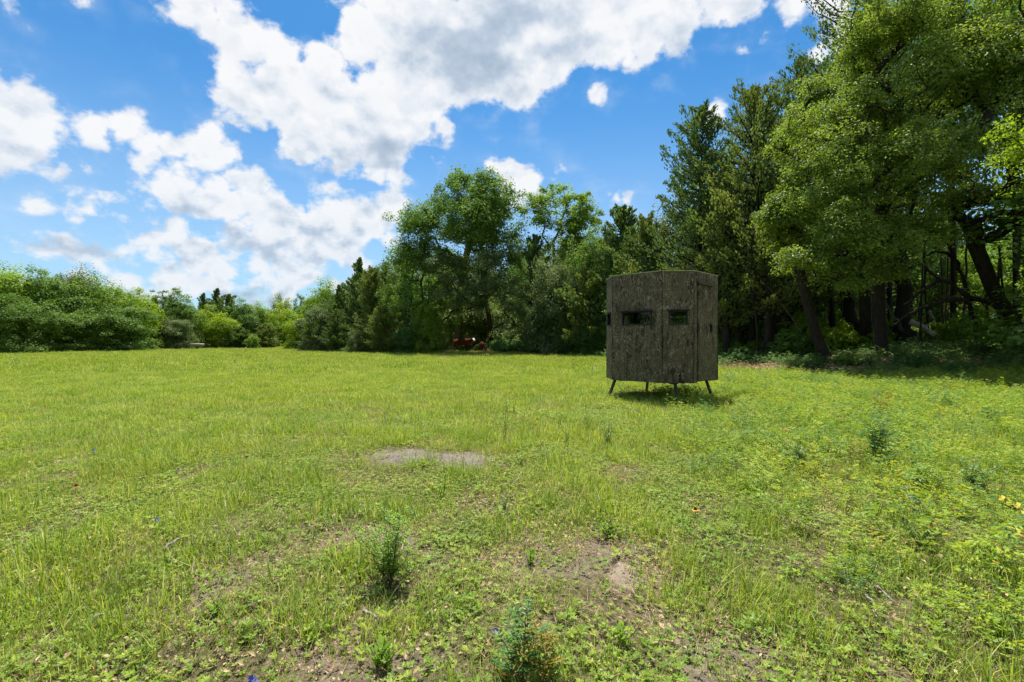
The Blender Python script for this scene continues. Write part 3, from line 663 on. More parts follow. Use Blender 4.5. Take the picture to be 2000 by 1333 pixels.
oakB, bB = hero_oak(62, (1995, 668, 18.5),
    [(1900, 130, 16.5, 110, 100), (1960, 30, 16.5, 110, 80), (1900, 300, 17, 90, 80), (2000, 260, 16, 90, 90), (2080, 150, 16, 110, 120), (2100, 330, 16, 90, 80), (1960, 390, 17, 70, 40), (1870, 400, 18, 50, 40), (2200, 240, 16, 110, 110), (2060, 420, 16.5, 60, 40)],
    [(1998, 668, 18.5), (1985, 630, 18.4), (1945, 580, 18.2), (1925, 530, 18), (1903, 478, 17.8), (1893, 440, 17.6), (1860, 400, 17.5)], .22, 820, 95,
    'twisted oak leaning left over bent limbs at the right border')
limb('limb', [(1903, 480, 17.8), (1925, 468, 17.6), (1955, 445, 17.3), (2005, 418, 16.8), (2080, 360, 16.4)], .11, .06, oakB, bB, M['bark_dark'], seed=1)
limb('limb', [(1975, 615, 18.3), (1930, 592, 18), (1890, 580, 18), (1862, 556, 18), (1835, 546, 18), (1812, 560, 18.1), (1790, 575, 18.3), (1765, 597, 18.5)], .10, .045, oakB, bB, M['bark_dark'], seed=2)
limb('limb', [(1835, 546, 18), (1815, 532, 18), (1803, 515, 18), (1780, 521, 18), (1745, 528, 18.2), (1700, 524, 18.5)], .06, .025, oakB, bB, M['bark_dark'], 6, seed=3)
limb('limb', [(1893, 440, 17.6), (1908, 430, 17.4), (1918, 452, 17.4), (1915, 470, 17.6)], .07, .05, oakB, bB, M['bark_dark'], 6, seed=4)
limb('limb', [(1890, 590, 18), (1862, 584, 18.1), (1830, 592, 18.2), (1800, 602, 18.5), (1770, 618, 18.9), (1738, 642, 19.4)], .09, .05, oakB, bB, M['bark_dark'], 7, seed=5)
limb('limb', [(1710, 460, 19.2), (1735, 400, 18.6), (1790, 350, 18), (1838, 318, 17.6), (1860, 330, 17.4), (1880, 350, 17.2)], .11, .06, oakA, bA, M['bark_dark'], seed=6)
limb('limb', [(1790, 350, 18), (1800, 215, 17.4), (1845, 180, 17)], .08, .04, oakA, bA, M['bark_dark'], seed=7)
oakC, bC = hero_oak(63, (1612, 697, 20.5),
    [(1560, 420, 19.5, 60, 50), (1540, 330, 20, 46, 60), (1590, 300, 20, 60, 70), (1570, 520, 20, 50, 26), (1530, 470, 20, 36, 36), (1610, 200, 20.5, 50, 50)],
    [(1614, 698, 20.5), (1596, 660, 20.5), (1584, 620, 20.4), (1572, 570, 20.2), (1558, 520, 20), (1560, 460, 20)], .20, 260, 90,
    'oak with a leaning flared trunk left of the straight one', 'leaf_oak', .10, .5)
yel, bY = hero_oak(64, (2030, 690, 13.5), [(2010, 260, 12, 55, 60), (2030, 330, 12, 50, 50), (2080, 290, 12, 70, 90), (1992, 300, 12.3, 26, 30)],
    [(2120, 720, 13.5), (2110, 520, 13.2), (2090, 400, 12.8), (2070, 330, 12.4)], .09, 110, 80, 'yellow green young tree leaning in from the right border in front of the oak', 'leaf_lime', .085, .36)
# thin leaning tree
bt = world(1912, 670, 19); bt.z = float(gz(bt.x, 19))-.05
th = empty('leaning_tree', bt, 'thin dark leaning tree arching left above the round dark bush', 'tree', GR_)
limb('trunk', [(1914, 674, 19), (1905, 640, 19), (1892, 590, 19), (1886, 555, 19), (1870, 515, 18.9), (1852, 480, 18.8), (1838, 450, 18.7)], .10, .04, th, bt, M['bark_dark'])
limb('limb', [(1866, 508, 18.9), (1850, 496, 18.8), (1828, 490, 18.7), (1810, 500, 18.6)], .07, .03, th, bt, M['bark_dark'])
limb('limb', [(1893, 596, 19), (1880, 606, 19), (1862, 592, 19)], .04, .02, th, bt, M['bark_dark'])
# bare trunks inside the wood, each its own
def bare_trunk(pts, r0, label, limbs=(), seed=0, mt='bark_dark', tall=True):
    D = pts[0][2]; x = (pts[0][0]-CX)/FPX*D; base = Vector((x, D, float(gz(x, D))-.08))
    pts = [(pts[0][0], HY-(base.z-EYE)/D*FPX, D)]+list(pts[1:])
    e = empty('forest_tree', base, label, 'tree', 'dark trunks inside the right wood')
    limb('trunk', pts, r0*1.25, r0*.7, e, base, M[mt], 9, seed)
    for l in limbs: limb('limb', l, r0*.35, .012, e, base, M['bark_grey'], 5, seed+5)
    return e
bare_trunk([(1772, 683, 22.5), (1765, 640, 22.5), (1764, 580, 22.5), (1762, 520, 22.4), (1758, 430, 22)], .30, 'stout dark trunk just right of the straight oak trunk', [[(1765, 650, 22.4), (1745, 620, 22), (1730, 590, 21.8)]], 1)
bare_trunk([(1676, 684, 25), (1668, 650, 25), (1660, 600, 25), (1655, 540, 25), (1650, 400, 25)], .26, 'black flared trunk left of the straight oak trunk', [], 2)
bare_trunk([(1633, 680, 26), (1626, 640, 26), (1622, 580, 26), (1620, 420, 26)], .13, 'slim dark trunk between leaning oak and black flared trunk', [], 3)
bare_trunk([(1512, 688, 25), (1510, 640, 25), (1507, 580, 25), (1505, 480, 25)], .20, 'straight dark trunk midway between blind and leaning oak', [[(1510, 636, 25), (1535, 630, 24.6), (1575, 640, 24.4)]], 4)
bare_trunk([(1547, 684, 27), (1547, 640, 27), (1546, 580, 27), (1546, 480, 27)], .12, 'thin dark trunk just left of the leaning oak', [], 5)
bare_trunk([(1438, 690, 26), (1440, 640, 26), (1436, 580, 26), (1437, 490, 26)], .17, 'dark trunk nearest the right side of the blind', [[(1440, 610, 26), (1415, 600, 25.6), (1395, 606, 25.4)]], 6)
bare_trunk([(1708, 676, 23), (1690, 640, 23), (1676, 600, 23), (1660, 560, 23), (1640, 520, 23)], .07, 'slender slanting trunk left of the straight oak trunk', [[(1690, 640, 23), (1700, 610, 22.8), (1715, 590, 22.6)]], 7, 'bark_grey')
bare_trunk([(1850, 664, 30), (1846, 620, 30), (1848, 590, 30), (1850, 480, 30)], .06, 'leftmost of three thin distant stems in the clearing', [], 8)
bare_trunk([(1838, 664, 31), (1842, 630, 31), (1838, 590, 31), (1838, 480, 31)], .06, 'middle of three thin distant stems in the clearing', [], 9)
bare_trunk([(1856, 662, 31), (1858, 630, 31), (1855, 590, 31), (1860, 480, 31)], .06, 'rightmost of three thin distant stems in the clearing', [], 10)
bare_trunk([(1983, 672, 20), (1975, 640, 20), (1962, 610, 20), (1958, 560, 20), (1950, 480, 20)], .05, 'thin crooked stem by the right border', [], 11)
bare_trunk([(1801, 640, 20), (1797, 610, 20), (1802, 570, 20), (1808, 530, 20), (1802, 500, 20)], .04, 'thin hanging vine-like stem left of the thin leaning tree', [], 12)
bare_trunk([(1590, 690, 23), (1560, 640, 23), (1530, 600, 23), (1500, 560, 23)], .022, 'slim bare pole slanting behind the leaning oak', [], 13, 'bark_grey')
for q, (px_, D_, r_, ln) in enumerate(((1418, 28, .06, 6), (1465, 29, .08, -8), (1482, 24, .05, 14), (1528, 30, .09, 0), (1566, 31, .07, -12), (1600, 29, .06, 8), (1648, 31, .08, 5), (1690, 30, .07, -6), (1742, 29, .09, 4), (1790, 32, .06, -10),
                                 (1815, 27, .045, 10), (1880, 30, .08, -4), (1934, 27, .06, 12), (1950, 32, .09, 0), (1970, 29, .05, -14), (1996, 25, .06, 6), (2020, 30, .08, 0))):
    bare_trunk([(px_, 680, D_), (px_-ln*.4, 620, D_), (px_-ln, 560, D_), (px_-ln*1.2+4, 440, D_)], r_, 'slim dark trunk deep in the right wood behind the stouter ones', [[(px_-ln*.4, 620, D_), (px_-ln*.4+18, 600, D_-.4), (px_-ln*.4+30, 572, D_-.6)]] if q % 2 else [], 30+q)
# rest of the wood behind: rows of trees, nothing tells them apart
rsw = np.random.RandomState(5); k_ = 0
GB = 'trees crowding the wood behind its front rows'; LB = 'green tree in the crowded rows behind the front trees, little of it showing'
for row, (D0, step) in enumerate([(31, 150), (39, 130), (49, 75), (60, 90)]):
    px = (1440, 1400, 1230, 1230)[row]+row*13
    while px < 2480:
        if row < 2 and 1745 < px < 2120: px += 60; continue
        D = D0+rsw.randn()*1.6+(0 if px < 1700 else -2); kd = ['forest', 'cedar', 'forest', 'airy', 'forest', 'airy', 'bright'][rsw.randint(7)] if row < 2 else ['round', 'mid', 'bright', 'olive', 'cedar_b'][rsw.randint(5)]
        top = {0: 330, 1: 350, 2: 380, 3: 420}[row]+rsw.randn()*30 if px > 1480 else 480+rsw.randn()*12
        far(kd, px, D, top, 6.5/D*FPX*(.9+.4*rsw.rand()), LB, GB); px += step*(.75+.5*rsw.rand())
for row, dd in enumerate((8, 17)):          # behind the left and middle treeline
    px = -200+row*30
    while px < 1220:
        D = float(np.interp(px, [-200, 0, 200, 400, 560, 620, 700, 800, 1000, 1200], [44, 50, 58, 76, 86, 62, 56, 52, 50, 44]))+dd+rsw.randn()*1.2
        topf = float(np.interp(px, [-200, 0, 100, 200, 300, 400, 560, 620, 700, 760, 830, 1000, 1100, 1200], [515, 522, 532, 548, 580, 592, 596, 572, 530, 500, 470, 480, 480, 450]))
        kd = ['mid', 'round', 'cedar_b', 'olive', 'bright'][rsw.randint(5)]
        far(kd, px, D, topf+8+row*6, 7.2/D*FPX, LB, GB); px += 7.2/D*FPX*(.55+.3*rsw.rand())
# trees out of frame to the right and left that stand in the same wood edge
for px, D, kd in ((2230, 15, 'mid'), (2420, 17, 'forest'), (-380, 36, 'round'), (-620, 32, 'mid')):
    far(kd, px, D, 230 if px > 0 else 470, 8/D*FPX, 'tree of the wood edge standing just outside the picture', GB)

# ---- shrubs and the low growth at the edges
SH = []
for sd in (71, 72, 73):
    lb = [(0, 0, .5, .62, .62, .42)]+[(.5*math.cos(a_*1.5), .5*math.sin(a_*1.5), .3+.12*(a_ % 2), .34, .34, .28) for a_ in range(4)]
    SH.append(broad_tree(sd, lb, [(0, 0, -.05), (0, 0, .12), (.02, .02, .3)], .03, 90, 60, .17, .075, M['leaf_shrub'], M['bark_dark'], .7, .6, tip=.005))
def shrub(px, D, wpx, toppx, label, lm=None, v=0, cat='bush', grp='low bushes under the wood edge', nm='low_bush'):
    x = (px-CX)/FPX*D; z = float(gz(x, D))-.03; w = wpx/FPX*D/1.7; h = (EYE+(HY-toppx)/FPX*D-z)/.98
    e = empty(nm, (x, D, z), label, cat, grp, rs0.rand()*6); e.scale = (w, w, h)
    ob('stem', SH[v][0], e); o = ob('foliage', SH[v][1], e)
    if lm: o.material_slots[0].link = 'OBJECT'; o.material_slots[0].material = M[lm]
    return e
shrub(1452, 22.5, 70, 678, 'dark green ferny bush right of the blind at the wood edge')
shrub(1500, 22, 40, 688, 'smaller green bush right of the ferny one', v=1)
shrub(1596, 19.5, 60, 690, 'low green bush at the foot of the leaning oak', v=2)
shrub(1655, 18, 56, 688, 'leafy green bush between leaning oak and straight oak', v=1, lm='leaf_bright')
shrub(1700, 17.5, 50, 690, 'bush hiding the foot of the straight oak trunk', v=0)
shrub(1775, 16.5, 70, 692, 'spreading green bush right of the straight oak trunk', v=2)
shrub(1816, 16, 54, 700, 'low spreading green plant in the shade right of the oak trunks', v=1, cat='bush')
shrub(1917, 17.5, 44, 668, 'small round dark bush at the foot of the thin leaning tree', v=0, lm='leaf_cedar')
shrub(1870, 14.8, 60, 705, 'dark green clump beside the bare leaf litter', v=2)
shrub(1975, 16, 50, 690, 'green bush near the right border in the wood shade', v=1, lm='leaf_mid')
shrub(1540, 20.5, 44, 694, 'small clump of green between the blind and the leaning oak', v=2)
k_ = 0
for q in range(60):       # understory deeper in
    px = 1390+(q % 46)*14+rsw.randn()*8; px = 1760+(q-46)*22 if q >= 46 else px; D = 21+14*rsw.rand() if q < 46 else 28+8*rsw.rand(); px = px if D > 24 or px > 1500 else 1550
    shrub(px, D, (1.3+1.2*rsw.rand())/D*FPX, HY-(float(gz((px-CX)/FPX*D, D))-EYE+.8+1.6*rsw.rand()**2)/D*FPX, 'undergrowth bush deep among the trunks of the right wood', ['leaf_bright', 'leaf_mid', 'leaf_lime', 'leaf_bright'][q % 4], q % 3, grp='undergrowth bushes inside the right wood')
for q in range(54):       # skirt of bushes along the treeline
    px = -60+q*24+rsw.randn()*8
    if 560 < px < 575: continue
    D = float(np.interp(px, [-60, 0, 200, 390, 560, 585, 700, 800, 1000, 1200], [43, 44, 47, 60, 70, 56, 44, 42.5, 41, 34]))+.6*rsw.rand()+.8
    if px > 862 and px < 970: D += 7
    if 355 < px < 415 or 160 < px < 200 or 510 < px < 552: D += 4.5
    shrub(px, D, (1.6+1.8*rsw.rand())/D*FPX, HY-(-EYE+.5+1.1*rsw.rand())/D*FPX, 'low bush in the skirt of green along the foot of the treeline', ['leaf_shrub', 'leaf_mid', 'leaf_grey', 'leaf_shrub'][q % 4], q % 3, grp='bushes along the foot of the treeline')

# ================================================================== HUNTING BLIND
BC = Vector((3.23, 10.51, 0)); ZB = .384; HW = 2.18
bl = empty('hunting_blind', (BC.x, BC.y, float(gz(BC.x, BC.y))), 'eight sided camouflage hunting blind on four splayed steel legs', 'hunting blind')
bz = bl.location.z
def face_frame(ang, dist):
    nrm = Vector((math.sin(ang), -math.cos(ang), 0)); u = Vector((-nrm.y, nrm.x, 0)); o = nrm*dist
    return Matrix(((u.x, -nrm.x, 0, o.x), (u.y, -nrm.y, 0, o.y), (0, 0, 1, ZB-bz), (0, 0, 0, 1)))
WH, NH = .5695, .3085; TH = .03
z0w, z1w = 1.52-ZB, 1.81-ZB
def part(name, boxes, mt, X, parent=bl, bevel=0):
    b = MB()
    for q in boxes: b.box(q[0], q[1], X)
    return b.build(name, M[mt], parent)
def window(X, xc, hw):
    a0, a1 = xc-hw, xc+hw; f = .028
    w = part('window', [((a0, -.014, z0w), (a1, .034, z0w+f)), ((a0, -.014, z1w-f), (a1, .034, z1w)), ((a0, -.014, z0w+f), (a0+f, .034, z1w-f)), ((a1-f, -.014, z0w+f), (a1, .034, z1w-f))], 'black', X)
    part('pane', [((a0+f, .008, z0w+f), (a1-f, .012, z1w-f))], 'glass', X, w)
    b = MB(); T_ = X @ Matrix.Translation((xc, -.014, z1w+.004)) @ Matrix.Rotation(math.radians(14), 4, 'X')
    b.box((-hw-.035, -.075, 0), (hw+.035, 0, .008), T_); b.build('awning', M['black'], w)
for i_ in range(8):
    ang = i_*math.pi/4; wide = i_ % 2 == 1; X_ = face_frame(ang, 1.006 if wide else 1.114); hw = (WH if wide else NH)-.004
    if wide and i_ != 1:
        for s_ in (-1, 1):
            e0, e1 = (-hw, -.003) if s_ < 0 else (.003, hw); xw = .34
            wx = [e0, -xw] if s_ < 0 else [xw, e1]; ix = [-xw, e1] if s_ < 0 else [e0, xw]
            part('wall_panel', [((wx[0], 0, 0), (wx[1], TH, HW)), ((ix[0], 0, 0), (ix[1], TH, z0w)), ((ix[0], 0, z1w), (ix[1], TH, HW))], 'camo', X_)
        part('interior_shade', [((-hw+.03, TH+.014, .06), (hw-.03, TH+.018, z0w-.01)), ((-hw+.03, TH+.014, z1w+.01), (hw-.03, TH+.018, HW-.02)), ((-hw+.03, TH+.014, z0w-.009), (-.345, TH+.018, z1w+.009)), ((.345, TH+.014, z0w-.009), (hw-.03, TH+.018, z1w+.009))], 'black', X_)  # black sheets added inside so the interior looks dark through the windows
        part('seam_strip', [((-.02, TH+.001, .01), (.02, TH+.012, z0w-.01)), ((-.02, TH+.001, z1w+.01), (.02, TH+.012, HW-.05))], 'steel', X_)
        window(X_, 0, .337)
    elif not wide:
        xw = .188
        part('wall_panel', [((-hw, 0, 0), (-xw, TH, HW)), ((xw, 0, 0), (hw, TH, HW)), ((-xw, 0, 0), (xw, TH, z0w)), ((-xw, 0, z1w), (xw, TH, HW))], 'camo', X_)
        window(X_, 0, .185)
    else:                                        # the door side
        d0, d1, dz = -.41, .22, 1.93
        part('wall_panel', [((-hw, 0, 0), (d0-.032, TH, HW)), ((d1+.024, 0, 0), (hw, TH, HW)), ((d0-.032, 0, dz+.012), (d1+.024, TH, HW))], 'camo', X_)
        dr = part('door', [((d0, -.012, .03), (d1, .022, dz))], 'camo', X_)
        part('rain_guard', [((d0-.05, -.05, dz+.03), (d1+.05, 0, dz+.042)), ((d0-.05, -.05, dz+.005), (d1+.05, -.044, dz+.03))], 'steel', X_)
        part('handle', [((d1-.075, -.05, 1.02), (d1-.035, -.012, 1.15)), ((d1-.09, -.02, .98), (d1-.02, -.0125, 1.19))], 'black', X_, dr)
        for hz in (.3, 1.0, 1.7): part('hinge', [((d0-.05, -.018, hz), (d0+.05, -.0125, hz+.09))], 'black', X_, dr)
        part('door_frame', [((d0-.034, .026, 0), (d0+.02, .06, dz)), ((d1-.02, .026, 0), (d1+.026, .06, dz))], 'black', X_)  # black strips behind the gaps beside the door, standing in for shade
        bm_ = MB(); ex, ez = -.07, 1.77          # the pale arch-shaped mark
        arc = [(ex+.052*math.cos(q), -.0145, ez+.062*math.sin(q)) for q in np.linspace(0, math.pi, 11)]
        XM = np.array(X_)
        tr_ = lambda L_: [tuple((XM@np.array((*p, 1)))[:3]) for p in L_]
        bm_.tube(tr_(arc), .008, 4); bm_.tube(tr_([(ex-.06, -.0145, ez-.014), (ex+.06, -.0145, ez-.014)]), .006, 4)
        bm_.tube(tr_([(ex, -.0145, ez), (ex, -.0145, ez+.034)]), [.016, .005], 4); bm_.tube(tr_([(ex-.03, -.0145, ez-.034), (ex+.03, -.0145, ez-.034)]), .004, 4)
        bm_.build('emblem', M['emblem'], dr)
    # folded corner strip
    part('corner_trim', [((hw-.005, -.005, 0), (hw+.004, .002, HW))], 'black', X_)
# floor, roof
def octa(b, dW, dN, z0, z1):
    pts = []
    for i_ in range(8):
        a1 = i_*math.pi/4; d1 = dN if i_ % 2 == 0 else dW; a2 = a1+math.pi/4; d2 = dW if i_ % 2 == 0 else dN
        n1 = (math.sin(a1), -math.cos(a1)); n2 = (math.sin(a2), -math.cos(a2)); det = n1[0]*n2[1]-n1[1]*n2[0]
        pts.append(((d1*n2[1]-d2*n1[1])/det, (n1[0]*d2-n2[0]*d1)/det))
    V = [(*p, z0) for p in pts]+[(*p, z1) for p in pts]+[(0, 0, z0), (0, 0, z1)]
    b.add(V, [(k, (k+1) % 8, 8+(k+1) % 8, 8+k) for k in range(8)], [(16, (k+1) % 8, k) for k in range(8)]+[(17, 8+k, 8+(k+1) % 8) for k in range(8)])
b = MB(); octa(b, .968, 1.076, ZB-bz+.01, ZB-bz+.05); b.build('floor', M['floorply'], bl)
b = MB(); octa(b, 1.012, 1.120, ZB-bz+HW+.002, ZB-bz+HW+.018); b.build('roof', M['edge'], bl)
for i_, (dx, dy) in enumerate(((0, -1), (1, 0), (0, 1), (-1, 0))):
    top = .98 if dx else .95; foot = 1.14 if dx else (1.0 if dy < 0 else 1.1)
    fx, fy = BC.x+dx*foot, BC.y+dy*foot; gzf = float(gz(fx, fy))-bz-.04
    b = MB(); b.tube([(dx*top, dy*top, ZB-bz-.0), (dx*(top+.3*(foot-top)), dy*(top+.3*(foot-top)), ZB-bz-.3*(ZB-bz-gzf)), (dx*foot, dy*foot, gzf)], .034, 4); lg = b.build('leg', M['steel'], bl)
    part('leg_bracket', [((dx*top*.9-.07, dy*top*.9-.07, ZB-bz-.035), (dx*top*.9+.07, dy*top*.9+.07, ZB-bz+.008))], 'steel', Matrix.Identity(4))
part('floor_beam', [((-.9, -.03, ZB-bz-.05), (-.06, .03, ZB-bz+.007)), ((.06, -.03, ZB-bz-.05), (.9, .03, ZB-bz+.007))], 'steel', Matrix.Identity(4))
part('floor_beam', [((-.03, -.88, ZB-bz-.048), (.03, .88, ZB-bz+.006))], 'steel', Matrix.Identity(4))

# ================================================================== CATTLE
def skin_body(name, V, E, R, mats_, parent, sub=2):
    me = bpy.data.meshes.new(name+'_cage'); me.from_pydata(V, E, []); o = bpy.data.objects.new(name+'_cage', me); C.objects.link(o)
    md = o.modifiers.new('s', 'SKIN'); md.use_smooth_shade = True
    for v_, r in zip(me.skin_vertices[0].data, R): v_.radius = r if isinstance(r, tuple) else (r, r)
    me.skin_vertices[0].data[0].use_root = True
    o.modifiers.new('d', 'SUBSURF').levels = sub
    bpy.context.view_layer.update(); dg = bpy.context.evaluated_depsgraph_get()
    nm = bpy.data.meshes.new_from_object(o.evaluated_get(dg)); bpy.data.objects.remove(o); nm.name = name; nm.materials.clear()
    for q in mats_: nm.materials.append(q)
    return ob(name, nm, parent)
def cow(loc, rz, scale, label, head_turn, name='cow', cat='cow', low=0.):
    e = empty(name, loc, label, cat, 'cattle in the shade of the middle wood', rz); e.scale = (scale,)*3
    ht = head_turn; hx, hy = math.cos(ht), math.sin(ht)
    V = [(-.72, 0, 1.02), (-.35, 0, .98), (.1, 0, .93), (.48, 0, .98), (.78, 0, 1.08), (.98, .0, 1.2),                                # trunk, neck
         (.98+.12*hx, .12*hy, 1.22), (.98+.30*hx, .30*hy, 1.08), (.98+.44*hx, .44*hy, .94),                                            # head, muzzle
         (-.72, -.2, .78), (-.80, -.2, .5), (-.72, -.19, .28), (-.74, -.19, .03), (-.72, .2, .78), (-.82, .2, .5), (-.76, .19, .28), (-.78, .19, .03),
         (.5, -.18, .72), (.5, -.18, .45), (.49, -.18, .25), (.5, -.18, .03), (.46, .18, .72), (.44, .18, .45), (.46, .18, .25), (.46, .18, .03),
         (-.95, 0, 1.12), (-1.0, 0, .8), (-.99, 0, .42)]
    E = [(0, 1), (1, 2), (2, 3), (3, 4), (4, 5), (5, 6), (6, 7), (7, 8), (0, 9), (9, 10), (10, 11), (11, 12), (0, 13), (13, 14), (14, 15), (15, 16), (3, 17), (17, 18), (18, 19), (19, 20), (3, 21), (21, 22), (22, 23), (23, 24), (0, 25), (25, 26), (26, 27)]
    R = [(.27, .30), (.32, .34), (.33, .36), (.28, .33), (.19, .24), (.14, .16), .13, .10, .075, .16, .09, .06, .055, .16, .09, .06, .055, .12, .075, .055, .05, .12, .075, .055, .05, .04, .025, .04]
    bd = skin_body('body', V, E, R, (M['hide'], M['hidewhite'], M['hidedark']), e)
    hc = np.array([.98, 0, 1.2])
    for p in bd.data.polygons:
        if name == 'calf': break
        c = p.center; f = (c.x-.98)*hx+c.y*hy
        if f > .36: p.material_index = 2
        elif f > .10 and c.z > .8: p.material_index = 1
        elif c.z < .07: p.material_index = 2
    for s_ in (-1, 1):                     # ears and eyes
        b = MB(); px_, py_ = .98+.08*hx-s_*.1*hy, .08*hy+s_*.1*hx
        b.tube([(px_, py_, 1.29), (px_-s_*.09*hy, py_+s_*.09*hx, 1.31), (px_-s_*.19*hy, py_+s_*.19*hx, 1.25)], [.03, .055, .012], 6); b.build('ear', M['hide'], e, True)
        b = MB(); ex, ey = .98+.2*hx-s_*.105*hy, .2*hy+s_*.105*hx; b.tube([(ex-s_*.012*hy, ey+s_*.012*hx, 1.19), (ex+.004*s_*hy, ey-.004*s_*hx, 1.18)], .02, 6); b.build('eye', M['hidedark'], e, True)
    return e
pc = gp(904, 687.5)
cow(pc, 0, .98, 'red brown cow with a white face standing under the trees', math.radians(-62))
pc = gp(941, 687.5)
cow(pc, math.radians(-80), .72, 'dark red brown calf facing the camera right of the cow', math.radians(-8), 'calf', 'calf')
pc = world(1052, 688, 43); pc.z = float(gz(pc.x, 43))-.28
cow(pc, math.radians(200), .72, 'faint red brown calf resting half hidden in the brush right of the pair', math.radians(20), 'calf', 'calf')

# ================================================================== FAR THINGS
# round bale style cattle feeder: a low grey tank on a short stand
p = world(385, 677, 54.5); p.z = float(gz(p.x, 54.5))-.06; fd = empty('cattle_feeder', p, 'low grey feeder trough on a short stand in front of the far trees', 'feeder')
b = MB(); prof = [(.30, .42), (.62, .50), (.78, .62), (.80, .74), (.74, .80)]
nn = 20; V = []; Q = []
for (r, z) in prof: V += [(r*math.cos(k*2*math.pi/nn)*1.02, r*.6*math.sin(k*2*math.pi/nn), z) for k in range(nn)]
for r_ in range(len(prof)-1): Q += [(r_*nn+k, r_*nn+(k+1) % nn, (r_+1)*nn+(k+1) % nn, (r_+1)*nn+k) for k in range(nn)]
V += [(0, 0, .42), (0, 0, .84)]; T = [(len(V)-2, (k+1) % nn, k) for k in range(nn)]+[(len(V)-1, (len(prof)-1)*nn+k, (len(prof)-1)*nn+(k+1) % nn) for k in range(nn)]
b.add(V, Q, T); b.build('tank', M['pipe'], fd)
b = MB(); b.tube([(0, 0, -.05), (0, 0, .44)], .12, 8); b.build('stand', M['steel'], fd)
b = MB(); b.tube([(.72, 0, .7), (1.15, 0, .78), (1.5, 0, .55)], .03, 6); b.build('tow_bar', M['steel'], fd)
for px_, tp_, lab in ((530, 667, 'left one of two pale fence posts below the far trees'), (537, 667, 'right one of two pale fence posts below the far trees')):
    p = world(px_, 677, 68); p.z = float(gz(p.x, 68)); b = MB(); b.tube([(0, 0, -.1), (.02, 0, 1.0), (.03, 0, 1.35)], [.07, .065, .06], 7)
    o = b.build('fence_post', M['post'], None, True, p); tag(o, lab, 'fence post', 'pale fence posts')
def stick(name, pts, r, label, cat='stick', mt='wood_pale', grp=None, lift=.01, seed=0, twig=None):
    """a fallen stick through photo pixels on the ground"""
    P = [gp(*q[:2]) for q in pts]; base = P[0].copy(); rs = np.random.RandomState(seed)
    L_ = [tuple(p-base+Vector((0, 0, lift+(q[2] if len(q) > 2 else 0)))) for p, q in zip(P, pts)]
    A = np.array(L_); tt = np.linspace(0, len(A)-1, (len(A)-1)*5+1); A = np.stack([np.interp(tt, range(len(A)), A[:, k]) for k in range(3)], 1); A[1:-1] += rs.randn(len(A)-2, 3)*r*.35
    b = MB(); b.tube(A, np.linspace(r, r*.45, len(A))*(1+.18*rs.randn(len(A))), 7)
    if twig is not None: b.tube([A[len(A)//2], A[len(A)//2]+np.array(twig)*.5, A[len(A)//2]+np.array(twig)], [r*.5, r*.35, r*.15], 4)
    o = b.build(name, M[mt], None, True, base); return tag(o, label, cat, grp)
GS = 'dead sticks lying in the grass'
stick('fallen_stick', [(708, 1210, .02), (730, 1224, .03), (752, 1241, .01)], .008, 'white bleached stick with a split end in the near foreground', grp=GS, lift=.02, seed=1)
stick('fallen_stick', [(1698, 1152, .01), (1722, 1168, .02), (1750, 1190, .01)], .007, 'upper pale curved stick in the lower right foreground', grp=GS, seed=2, lift=.02)
stick('fallen_stick', [(1690, 1178, .02), (1708, 1198, .03), (1716, 1226, .01)], .006, 'lower pale curved stick just below the upper one at lower right', grp=GS, seed=3, lift=.02)
stick('fallen_stick', [(1549, 932, .03), (1557, 915, .06), (1567, 902, .12)], .008, 'short white stick standing in the weeds right of centre', grp=GS, seed=4, lift=.03)
stick('fallen_stick', [(1648, 838, .16), (1662, 846, .12), (1690, 850, .06)], .010, 'thin dark twig poking out of the weeds', mt='bark_grey', grp=GS, seed=5)
stick('fallen_stick', [(1231, 803, .02), (1240, 810, .03), (1247, 819, .02)], .012, 'short pale stick in the grass below the left side of the blind', grp=GS, seed=6, lift=.03)
stick('fallen_stick', [(1000, 952, .01), (1012, 944, .03), (1018, 936, .05)], .007, 'small pale twig in front of the dirt patch', grp=GS, seed=7)
stick('fallen_stick', [(318, 1082, .0), (345, 1068, .02), (372, 1055, .01)], .010, 'weathered flat stick in the left foreground', grp=GS, seed=8, lift=.02)
stick('fallen_stick', [(170, 1228, .0), (195, 1222, .02), (212, 1214, .01)], .010, 'grey stick in the lower left corner area', grp=GS, seed=9, lift=.02)
stick('fallen_stick', [(1330, 786, .03), (1333, 793, .05), (1338, 799, .02)], .013, 'root-like grey stick under the front leg of the blind', mt='bark_grey', grp=GS, seed=10, lift=.03)
stick('fallen_stick', [(1395, 741, .05), (1412, 738, .08), (1428, 737, .05)], .02, 'grey stick lying right of the blind', mt='wood_pale', grp=GS, seed=11, lift=.06)
def log(pts, r, label, nm='fallen_log', seed=0, mt='wood_pale'):
    base = world(*pts[0]); e = MB(); P = np.array([world(*q)-base for q in pts]); tt = np.linspace(0, len(P)-1, (len(P)-1)*4+1)
    A = np.stack([np.interp(tt, range(len(P)), P[:, k]) for k in range(3)], 1); rs = np.random.RandomState(seed); A[1:-1] += rs.randn(len(A)-2, 3)*r*.06
    e.tube(A, np.linspace(r, r*.6, len(A)), 9); o = e.build(nm, M[mt], None, True, base); return tag(o, label, 'log')
log([(1777, 628, 22), (1795, 636, 21.8), (1812, 646, 21.6), (1826, 656, 21.4)], .14, 'pale fallen trunk lying in the sunlit clearing right of the stout trunk', seed=1)
log([(1812, 645, 21.5), (1800, 640, 21.6), (1822, 632, 21.4), (1826, 627, 21.3)], .05, 'forked pale limb resting on the fallen trunk', 'fallen_limb', 2)
